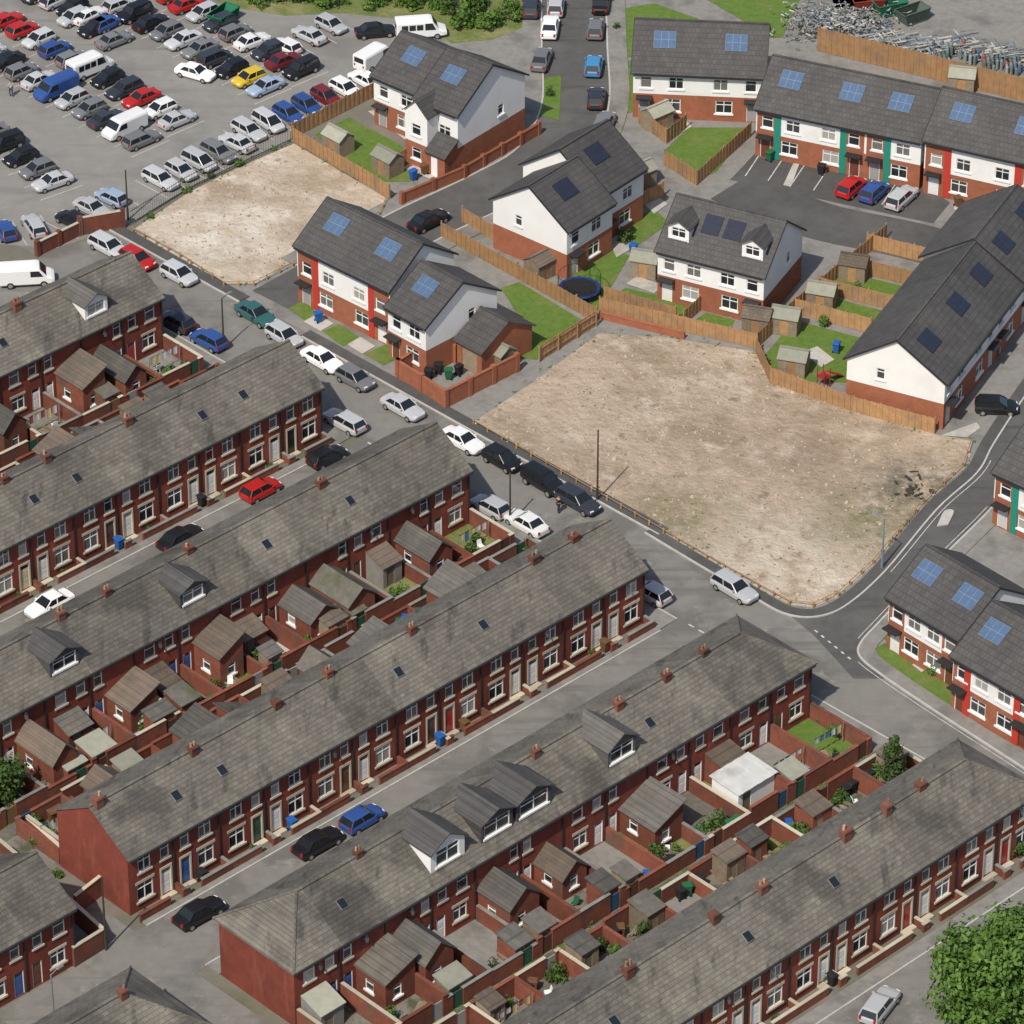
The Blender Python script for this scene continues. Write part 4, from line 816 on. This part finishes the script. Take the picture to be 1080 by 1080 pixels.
ROAD = [(115, 260, DV, ES, 'silver', 'silver estate car at the top end of the main road'), (145, 273, DV, HB, 'red', 'red hatchback at the top end of the main road'), (189, 289, DV, HB, 'silver', 'silver hatchback behind the red car on the main road'), (270, 331, DV, SA, 'teal', 'dark teal saloon parked near the estate road junction'), (300, 354, DV, HB, 'silver', 'silver hatchback parked outside the red panelled row'), (340, 379, DV, SA, 'white', 'white saloon parked outside the red panelled row'),
        (375, 399, DV, HB, 'grey', 'grey hatchback parked beyond the white saloon'), (425, 429, DV, SA, 'silver', 'silver saloon parked by the brick bin yard'), (488, 464, DV, SA, 'white', 'white saloon at the left corner of the big dirt plot'), (530, 484, DV, HB, 'black', 'black hatchback behind the white saloon by the dirt plot'), (573, 508, DV, FW, 'black', 'black four by four in the middle of the dark parked cars'), (610, 528, DV, ES, 'dark', 'dark estate car beside the tall pole'),
        (775, 620, DV, ES, 'silver', 'silver estate car parked at the lower edge of the dirt plot'), (220, 358, DV+pi, HB, 'blue', 'blue hatchback at the end of the top left terrace'), (186, 339, DV+pi, HB, 'dark', 'dark hatchback at the corner of the top left terrace'), (363, 444, DV+pi, ES, 'silver', 'silver estate car at the end of the second terrace'), (517, 534, DV+pi, HB, 'silver', 'silver hatchback at the end of the third terrace'), (555, 551, DV+pi, SA, 'white', 'white saloon at the third terrace yard end'), (686, 625, DV+pi, HB, 'silver', 'silver hatchback half hidden by the fourth terrace end'),
        (345, 481, DT, HB, 'black', 'black hatchback at the road end of the second terrace'), (275, 516, DT, HB, 'red', 'red hatchback parked before the second terrace'), (190, 567, DT, SA, 'black', 'black saloon parked before the second terrace'), (52, 637, DT+pi, SA, 'white', 'white saloon at the left of the second terrace street'), (335, 888, DT, SA, 'black', 'black saloon parked opposite the fourth terrace'), (382, 863, DT, HB, 'blue', 'blue hatchback parked opposite the fourth terrace'), (210, 962, DT, SA, 'black', 'black saloon at the lower left street corner'), (928, 1060, DT+.3, ES, 'silver', 'silver estate car beside the big tree'),
        (452, 232, DT, SA, 'black', 'black saloon on the estate road by the pale dirt plot'), (898, 197, DT+.25, HB, 'red', 'red hatchback in the parking court'), (922, 202, DT+.25, HB, 'blue', 'blue hatchback in the parking court'), (951, 208, DT+.25, ES, 'silver', 'silver estate car in the parking court'), (1051, 428, -.05, HB, 'black', 'black hatchback outside the long row'),
        (580, 28, 1.5, SA, 'white', 'white saloon at the top of the estate road'), (586, 6, 1.5, HB, 'silver', 'silver hatchback cut by the top edge'), (571, 62, 1.4, SA, 'grey', 'grey saloon on the left kerb of the estate road'), (628, 30, 1.5, HB, 'grey', 'grey hatchback on the right kerb at the top'), (626, 69, 1.5, HB, 'lightblue', 'light blue hatchback on the right kerb'), (629, 103, 1.5, HB, 'dark', 'dark hatchback below the light blue one'), (637, 130, 1.3, ES, 'grey', 'grey estate car by the top centre fence'), (634, 2, 1.5, SA, 'black', 'black saloon cut by the top edge'), (560, 8, 1.5, HB, 'dark', 'dark hatchback at the top left of the estate road')]
for px, py, a, k, c, l in ROAD: car(gw(px, py, .6), a+R.uniform(-.03, .03), k, c, l, 'cars parked along the streets')
car(gw(28, 289, 1), DV+.9, 'van', 'white', 'white van parked behind the top left terrace', 'vans')
ROWS = [('row nearest the pale dirt plot', (170, 189), (250, 150), [(ES, 'silver'), (HB, 'silver'), (PC, 'silver'), (ES, 'grey'), (SA, 'silver')]), ('row along the white block fence', (262, 137), (385, 84), [(ES, 'silver'), (PC, 'silver'), (HB, 'blue'), (HB, 'blue'), (HB, 'maroon'), (HB, 'white'), (SA, 'white')]),
        ('short row at the left edge', (-12, 139), (56, 191), [(SA, 'grey'), (FW, 'black'), (HB, 'black'), (HB, 'grey'), (SA, 'silver')]), ('row beside the brick corner wall', (75, 231), (118, 208), [(HB, 'black'), (SA, 'silver'), (HB, 'pale blue')]),
        ('lower long diagonal row', (-12, 54), (149, 146), [(HB, 'silver'), (SA, 'black'), (HB, 'grey'), (SA, 'silver'), ('van', 'blue'), (HB, 'silver'), (HB, 'grey'), (SA, 'dark'), ('van', 'white'), (ES, 'grey')]), ('second long diagonal row', (6, 21), (186, 125), [(SA, 'red'), (HB, 'red'), (HB, 'silver'), (HB, 'blue'), (HB, 'grey'), ('minibus', 'white'), (HB, 'black'), (ES, 'dark'), (SA, 'red'), (HB, 'white'), (SA, 'silver')]),
        ('third long diagonal row', (126, 4), (279, 91), [(HB, 'silver'), (FW, 'black'), (SA, 'black'), (HB, 'grey'), (SA, 'silver'), (SA, 'grey'), (PC, 'dark'), (HB, 'black'), (HB, 'yellow'), (SA, 'pale blue')]), ('fourth long diagonal row', (180, -6), (318, 73), [(HB, 'red'), (SA, 'red'), (HB, 'silver'), (HB, 'dark'), (HB, 'grey'), (SA, 'white'), (HB, 'dark'), (SA, 'maroon'), (FW, 'black')]),
        ('short row below the green verge', (302, 48), (350, 26), [(HB, 'white'), (SA, 'silver'), (HB, 'silver')]), ('outermost top left row', (40, -8), (112, 24), [(SA, 'dark'), (HB, 'silver'), (HB, 'black'), (SA, 'white'), (HB, 'blue')]), ('middle lane row', (78, 18), (120, 42), [(HB, 'silver'), (HB, 'black'), (SA, 'grey')]), ('pair by the white van', (5, 243), (35, 237), [(HB, 'blue'), (ES, 'silver')])]
for ds, a, b, cs in ROWS:
    A, B = gw(*a, .6), gw(*b, .6); n = len(cs); d = (B-A).normalized(); an = atan2(d.x, -d.y)
    for i, (k, c) in enumerate(cs):
        p = A+(B-A)*(i/(n-1)); car(p+Vector((R.uniform(-.08, .08), R.uniform(-.12, .12))), an+R.choice([0, pi])+R.uniform(-.03, .03), k, c, f"{c} {k.replace('_', ' ')}, {ORD[i]} from the left in the {ds}", 'vehicles in the car park', .03, .88)
    if 'middle' in ds or 'outermost' in ds: continue
    nn = Vector((-d.y, d.x)); st = (B-A)/(n-1)
    for i in range(n+1):
        p = A+st*(i-.5); t = d*.05; slab('road_marking', [p-t-nn*2.3, p+t-nn*2.3, p+t+nn*2.3, p-t+nn*2.3], .031, 'kerb')
car(gw(206, 76, .6), -.5, SA, 'white', 'white saloon driving down the car park lane', 'vehicles in the car park', .03, .9)
car(gw(395, 60, .8), .9, 'van', 'white', 'white van behind the roof of the white block', 'vans', .03, .9); car(gw(444, 31, .8), .15, 'minibus', 'white', 'white minibus beside the green verge', 'vans', .03, .9); car(gw(396, 32, .6), .2, SA, 'black', 'black saloon alone near the green verge', 'vehicles in the car park', .03, .9)
# ------------------------------------------------------------ poles and lamps
def pole(px, py, h, label, lamp=True, m='pole_dark', ang=0):
    r = empty('street_lamp' if lamp else 'telegraph_pole', label, 'street lamp' if lamp else 'pole', gw(px, py), ang)
    mb = MB(); mb.tube((0, 0, 0), (0, 0, 1.2), .11, .11, 8); mb.tube((0, 0, 1.2), (0, 0, h), .085, .06, 8); ob('post', mb.mesh('post', m), r)
    if lamp:
        mb = MB(); mb.tube((0, 0, h-.03), (.7, 0, h+.2), .035, .035, 6); ob('arm', mb.mesh('arm', m), r)
        mb = MB(); mb.hexa([(.6, -.13, h+.12), (1.2, -.1, h+.15), (1.2, .1, h+.15), (.6, .13, h+.12), (.65, -.1, h+.27), (1.15, -.07, h+.25), (1.15, .07, h+.25), (.65, .1, h+.27)]); ob('lamp_head', mb.mesh('lamp_head', 'steel'), r)
    else:
        mb = MB(); mb.tube((0, 0, h-.02), (0, 0, h+.1), .1, .04, 8); ob('cap', mb.mesh('cap', m), r)
pole(630, 528, 7.0, 'tall dark pole at the edge of the big dirt plot', False); pole(538, 552, 5.0, 'dark pole at the end of the third terrace', False); pole(112, 1002, 6.8, 'dark pole at the lower left corner', False); pole(135, 232, 5.2, 'dark pole at the pale plot and car park corner', False)
pole(930, 600, 5.0, 'pale grey street lamp at the curve of the dirt plot', True, 'alu', 2.4); pole(236, 368, 5.2, 'dark lamp by the top left terrace', True, ang=.8); pole(1028, 748, 5.5, 'dark lamp before the lower right houses', True, ang=2.5); pole(395, 1020, 5, 'dark pole in a yard of the fifth terrace', False); pole(58, 1090, 5.5, 'pale lamp at the bottom left', True, 'steel', .8)
# ------------------------------------------------------------ trees, shrubs, weeds
tree(gw(1052, 1092), 10, 6.2, 'big leafy green tree in the bottom right corner', 17000, .24, 'leaf', 80, 3, tight=(.12, .3))
tree(gw(940, 840), 6.0, 1.25, 'small conical green tree at the end of the fifth terrace yards', 2600, .13, 'leaf_dark', 26, 5, tight=(.3, .5), cone=True)
tree(gw(2, 850), 5, 2.2, 'green tree at the left edge beyond the third terrace', 3500, .18, 'leaf_dark', 18, 7)
for i in range(46):
    px, py = (R.uniform(455, 555), R.uniform(2, 30)) if i % 5 < 2 else (R.uniform(245, 560), R.uniform(-4, 10))
    shrub(gw(px, py), R.uniform(.7, 2.0), 'bushy green shrub on the verge above the car park', 'shrubs on the verge', dark=R.random() < .3)
for i, (px, py) in enumerate([(700, 62), (650, 30), (870, 1030), (1000, 985), (960, 690), (985, 712), (660, 255), (870, 345), (905, 310), (60, 925), (85, 950), (20, 930), (865, 760), (880, 775), (1075, 905), (450, 165), (580, 100), (30, 945), (45, 965)]):
    shrub(gw(px, py), R.uniform(.6, 1.3), 'small garden shrub growing beside a wall or lawn', 'garden shrubs', dark=i % 2 == 0)
def inside(p, poly):
    c = False; j = len(poly)-1
    for k in range(len(poly)):
        a, b = poly[k], poly[j]
        if (a.y > p.y) != (b.y > p.y) and p.x < (b.x-a.x)*(p.y-a.y)/(b.y-a.y)+a.x: c = not c
        j = k
    return c
PA, PB = pxs(LOTA), pxs(LOTB)
mb = MB(); wq = random.Random(77)
def tuft(p, s, z=.05):
    for k in range(5):
        a = wq.uniform(0, 6); c = Vector((*p, z))+Vector((cos(a), sin(a), 0))*s*wq.uniform(0, 1.5); n_ = Vector((wq.gauss(0, .5), wq.gauss(0, .5), 1)).normalized(); e = n_.orthogonal().normalized(); f = n_.cross(e); q_ = s*wq.uniform(.4, .9)
        mb.poly([c-e*q_, c-f*q_*.5, c+e*q_+n_*q_*.6, c+f*q_*.5])
for P_ in (PA, PB):
    for i in range(len(P_)):
        a, b = P_[i], P_[(i+1) % len(P_)]
        for k in range(int((b-a).length*2.2)):
            p = a+(b-a)*wq.random()+Vector((wq.gauss(0, .35), wq.gauss(0, .35)))
            if wq.random() < .6: tuft(p, wq.uniform(.06, .17), .08)
for i in range(220):
    cx = wq.choice([gw(930, 545), gw(965, 520), gw(730, 560), gw(620, 420), gw(860, 590)]); p = cx+Vector((wq.gauss(0, 2.6), wq.gauss(0, 3)))
    if inside(p, PA): tuft(p, wq.uniform(.04, .13), .08)
for a_ in (1.3-5.9, -51.4+7.3, 33.4):
    for i in range(420):
        u = wq.uniform(-70, -3); p = uv(u, tv(u, a_+wq.choice([-.7, .7])+wq.gauss(0, .2))); tuft(p, wq.uniform(.06, .22))
tag(ob('weeds', mb.mesh('weeds', 'leaf')), 'low weeds and grass tufts along plot edges and alleys', 'weeds', None, 'stuff')
r = empty('debris_heap', 'dark heap of burnt planks and rubbish near the right edge of the big plot', 'debris', (*gw(966, 518), .06))
dq = random.Random(4)
for i in range(18):
    def dbm(): return MB().box(-.5, -.1, -.04, .5, .1, .04).mesh('plank', 'pole_dark')
    o = ob('plank', cached('dplank', dbm), r, (dq.gauss(0, .8), dq.gauss(0, .8), dq.uniform(.04, .25)), dq.uniform(0, 6), scale=(dq.uniform(.2, .9), dq.uniform(.5, 1.6), 1)); o.rotation_euler.x = dq.uniform(-.4, .4)
# ------------------------------------------------------------ trampoline and toy
r = empty('trampoline', 'round blue garden trampoline with net on the lawn', 'trampoline', gw(611, 312))
n = 20; rr = 1.9
pt = lambda i, q, z: (q*cos(2*pi*i/n), q*sin(2*pi*i/n), z)
mb = MB()
for i in range(n): mb.hexa([pt(i, rr-.3, .8), pt(i, rr, .8), pt(i+1, rr, .8), pt(i+1, rr-.3, .8), pt(i, rr-.3, .87), pt(i, rr, .87), pt(i+1, rr, .87), pt(i+1, rr-.3, .87)])
ob('pad', mb.mesh('pad', 'matt'), r, col=(.015, .04, .16)); mb = MB(); mb.poly([pt(i, rr-.28, .83) for i in range(n)]); ob('mat', mb.mesh('mat', 'tyre'), r)
for i in range(6): mb = MB(); mb.tube(pt(i*n/6, rr, 0), pt(i*n/6, rr, 2.3), .03, .03, 6); ob('leg', mb.mesh('leg', 'dark_trim'), r)
mb = MB()
for i in range(n):
    mb.tube(pt(i, rr, 2.25), pt(i+1, rr, 2.25), .025, .025, 4); mb.tube(pt(i, rr, .85), pt(i+.5, rr, 2.25), .008, .008, 3); mb.tube(pt(i, rr, .85), pt(i-.5, rr, 2.25), .008, .008, 3)
ob('net', mb.mesh('net', 'dark_trim'), r)
r = empty('toy_slide', 'red plastic garden slide on the lawn at the plot corner', 'toy', gw(872, 406), .8)
mb = MB(); mb.plate([(0, -.3, 1.4), (0, .3, 1.4), (2.0, .3, .15), (2.0, -.3, .15)][::-1], .06); ob('slide', mb.mesh('slide', 'matt'), r, col=(.5, .02, .02))
ob('platform', MB().box(-.9, -.45, 1.1, -.02, .45, 1.2).mesh('platform', 'matt'), r, col=(.3, .02, .03))
for x in (-.85, -.08):
    for y in (-.4, .4): mb = MB(); mb.tube((x, y, 0), (x, y, 2), .05, .05); ob('leg', mb.mesh('leg', 'matt'), r, col=(.3, .02, .03))
r = empty('lean_to', 'white flat roofed shed in a yard of the fifth terrace', 'shed', gw(778, 862), TA)
mb = MB(); mb.facade((0, 0), (1, 0), 4.0, 0, 2.2, [(.5, 1.4, .02, 1.9)], (0, 1)); mb.facade((4.0, 0), (0, 1), 2.8, 0, 2.2, [], (-1, 0)); mb.facade((4.0, 2.8), (-1, 0), 4.0, 0, 2.2, [], (0, -1)); mb.facade((0, 2.8), (0, -1), 2.8, 0, 2.2, [], (1, 0)); ob('wall', mb.mesh('wall', 'render'), r)
mb = MB(); [mb.plate([(-.15+.54*i, -.2, 2.26+(.03 if i % 2 else 0)), (.39+.54*i, -.2, 2.26+(.03 if i % 2 else 0)), (.39+.54*i, 3.0, 2.42+(.03 if i % 2 else 0)), (-.15+.54*i, 3.0, 2.42+(.03 if i % 2 else 0))], .06) for i in range(8)]; ob('roof', mb.mesh('roof', 'roof_white'), r)
ob('door', MB().box(.5, .05, .03, 1.4, .1, 1.9).mesh('door', 'timber_grey'), r)
# ------------------------------------------------------------ scrap yard
def cyl(): mb = MB(); mb.tube((0, 0, 0), (0, 0, 1.1), .16, .16, 8); mb.tube((0, 0, 1.1), (0, 0, 1.22), .16, .1, 8); mb.tube((0, 0, 1.22), (0, 0, 1.32), .06, .06, 6); return mb.mesh('gas_cylinder', 'matt')
GC = [(.13, .18, .17), (.2, .25, .24), (.1, .15, .14), (.3, .32, .31), (.22, .24, .25), (.16, .2, .24), (.3, .1, .07), (.08, .13, .22)]
for i in range(110):
    cx, cy = R.choice([(1000, 58), (1022, 66), (1046, 70), (1068, 78), (990, 70)]); px, py = R.gauss(cx, 6), R.gauss(cy, 3)
    p = gw(px, py); p = Vector((round(p.x/.42)*.42, round(p.y/.42)*.42)); o = ob('gas_cylinder', cached('gc', cyl), None, (*p, .05), 0, R.choice(GC), R.uniform(.8, 1.0)); tag(o, 'gas cylinder standing among the crowd of cylinders in the scrap yard', 'gas cylinder', 'gas cylinders in the scrap yard')
mb = MB()
for i in range(1500):
    if i % 3: p = gw(R.gauss(884, 26), R.gauss(28, 9)); zm = .9
    else: cx, cy = R.choice([(948, 48), (970, 56), (1000, 52), (1025, 56), (1050, 60), (1070, 64), (925, 44)]); p = gw(R.gauss(cx, 8), R.gauss(cy, 4)); zm = .8
    a = R.uniform(0, 6) if i % 3 else R.choice([.3, .35, 1.87]); s = R.uniform(.08, .35) if i % 3 else R.uniform(.3, .9); z = R.uniform(0, zm)
    d = Vector((cos(a), sin(a), R.uniform(-.3, .3) if i % 3 else 0))*s; c = Vector((*p, z+.2)); mb.tube(c-d, c+d, R.uniform(.03, .11), R.uniform(.03, .11), 5, R.choice([0, 0, 1, 1, 2, 3, 4, 5, 5, 6]))
o = ob('scrap_heap', mb.mesh('scrap_heap', ['pave', 'slab', 'steel', 'panel', 'alley', 'metal_pale', 'metal_green'])); tag(o, 'pale heaps of mixed scrap metal in the yard at the top right', 'scrap heap', None, 'stuff')
def skip_(p, ang, col, label):
    r = empty('skip_container', label, 'container', (*p, .05), ang, 'skips at the top right')
    mb = MB(); L_, w_, h_ = 1.6, .85, 1.3
    o_ = [(-L_+.4, -w_), (L_-.4, -w_), (L_-.4, w_), (-L_+.4, w_)]; t_ = [(-L_, -w_), (L_, -w_), (L_, w_), (-L_, w_)]
    for i in range(4): j = (i+1) % 4; mb.poly([(*o_[i], .1), (*o_[j], .1), (*t_[j], h_), (*t_[i], h_)]); mb.poly([(*t_[i], h_-.05), (*t_[j], h_-.05), (*o_[j], .2), (*o_[i], .2)])
    mb.poly([(*p_, .2) for p_ in o_]); ob('tub', mb.mesh('tub', 'matt'), r, col=col)
    mb = MB()
    for i in range(4): j = (i+1) % 4; mb.tube((*t_[i], h_), (*t_[j], h_), .06, .06, 5)
    ob('rim', mb.mesh('rim', 'matt'), r, col=tuple(k*.8 for k in col))
for i, (px, py, c, n_) in enumerate([(893, 6, (.02, .13, .07), 'dark green'), (915, 10, (.28, .05, .03), 'rusty red'), (938, 14, (.03, .17, .1), 'bright green'), (962, 22, (.1, .13, .11), 'grey green'), (905, -2, (.1, .1, .1), 'grey'), (236, 24, (.02, .17, .09), 'lone green')]): skip_(gw(px, py), .2*i, c, f"{n_} skip container {'in the car park' if px < 300 else 'in the scrap yard'}")
# ------------------------------------------------------------ rubble on the plots
mb = MB()
for i in range(3800):
    t = gw(R.uniform(500, 1030), R.uniform(355, 640)) if i % 4 else gw(R.uniform(180, 390), R.uniform(170, 290))
    if not (inside(t, PA) or inside(t, PB)): continue
    s = min(.32, abs(R.gauss(0, .08))+.03); pts = [(t.x+s*cos(k*1.57+R.uniform(-.4, .4)), t.y+s*sin(k*1.57+R.uniform(-.4, .4)), .04) for k in range(4)]
    mb.hexa(pts+[(t.x+(p[0]-t.x)*.6, t.y+(p[1]-t.y)*.6, .06+s*R.uniform(.4, .8)) for p in pts])
tag(ob('rubble', mb.mesh('rubble', 'rock')), 'scattered stones and rubble on the dirt plots', 'rubble', None, 'stuff')
# ------------------------------------------------------------ people
def skinned(name, vs, es, rad, m, parent, col=None):
    me = bpy.data.meshes.new(name); me.from_pydata(vs, es, []); me.materials.append(M[m]); o = ob(name, me, parent, col=col)
    md = o.modifiers.new('skin', 'SKIN')
    for i, r_ in enumerate(rad): me.skin_vertices[0].data[i].radius = (r_, r_*.85); me.skin_vertices[0].data[i].use_root = i == 0
    sb = o.modifiers.new('sub', 'SUBSURF'); sb.levels = 1; sb.render_levels = 2
    return o
def person(p, ang, label, top, legs):
    r = empty('person', label, 'person', (p[0], p[1], .02), ang)
    V = [(0, 0, .95), (0, 0, 1.2), (0, 0, 1.42), (0, 0, 1.5), (.02, 0, 1.6), (.02, 0, 1.72), (0, .2, 1.4), (.03, .25, 1.12), (.14, .24, .88), (0, -.2, 1.4), (-.02, -.26, 1.12), (.08, -.26, .86), (.02, .1, .9), (.1, .1, .5), (.05, .1, .08), (.2, .1, .04), (-.02, -.1, .9), (-.05, -.1, .5), (-.14, -.1, .08), (0, -.1, .04)]
    E = [(0, 1), (1, 2), (2, 3), (3, 4), (4, 5), (2, 6), (6, 7), (7, 8), (2, 9), (9, 10), (10, 11), (0, 12), (12, 13), (13, 14), (14, 15), (0, 16), (16, 17), (17, 18), (18, 19)]
    skinned('body', V, E, [.14, .13, .14, .06, .1, .08, .06, .045, .035, .06, .045, .035, .09, .06, .045, .04, .09, .06, .045, .04], 'skin', r)
    skinned('jacket', V[:3]+V[6:8]+V[9:11], [(0, 1), (1, 2), (2, 3), (3, 4), (2, 5), (5, 6)], [.17, .16, .165, .08, .07, .08, .07], 'matt', r, top)
    skinned('trousers', [V[0], V[12], V[13], V[14], V[16], V[17], V[18]], [(0, 1), (1, 2), (2, 3), (0, 4), (4, 5), (5, 6)], [.16, .11, .085, .075, .11, .085, .075], 'matt', r, legs)
    skinned('hair', [(.0, 0, 1.7), (-.03, 0, 1.76)], [(0, 1)], [.1, .07], 'dark_trim', r)
person(gw(589, 541), .8, 'person in dark clothes standing in the road beside dark parked cars', (.02, .02, .025), (.025, .03, .05)); person(gw(12, 102), 2, 'person in pale top walking in the car park', (.4, .4, .42), (.04, .05, .09))
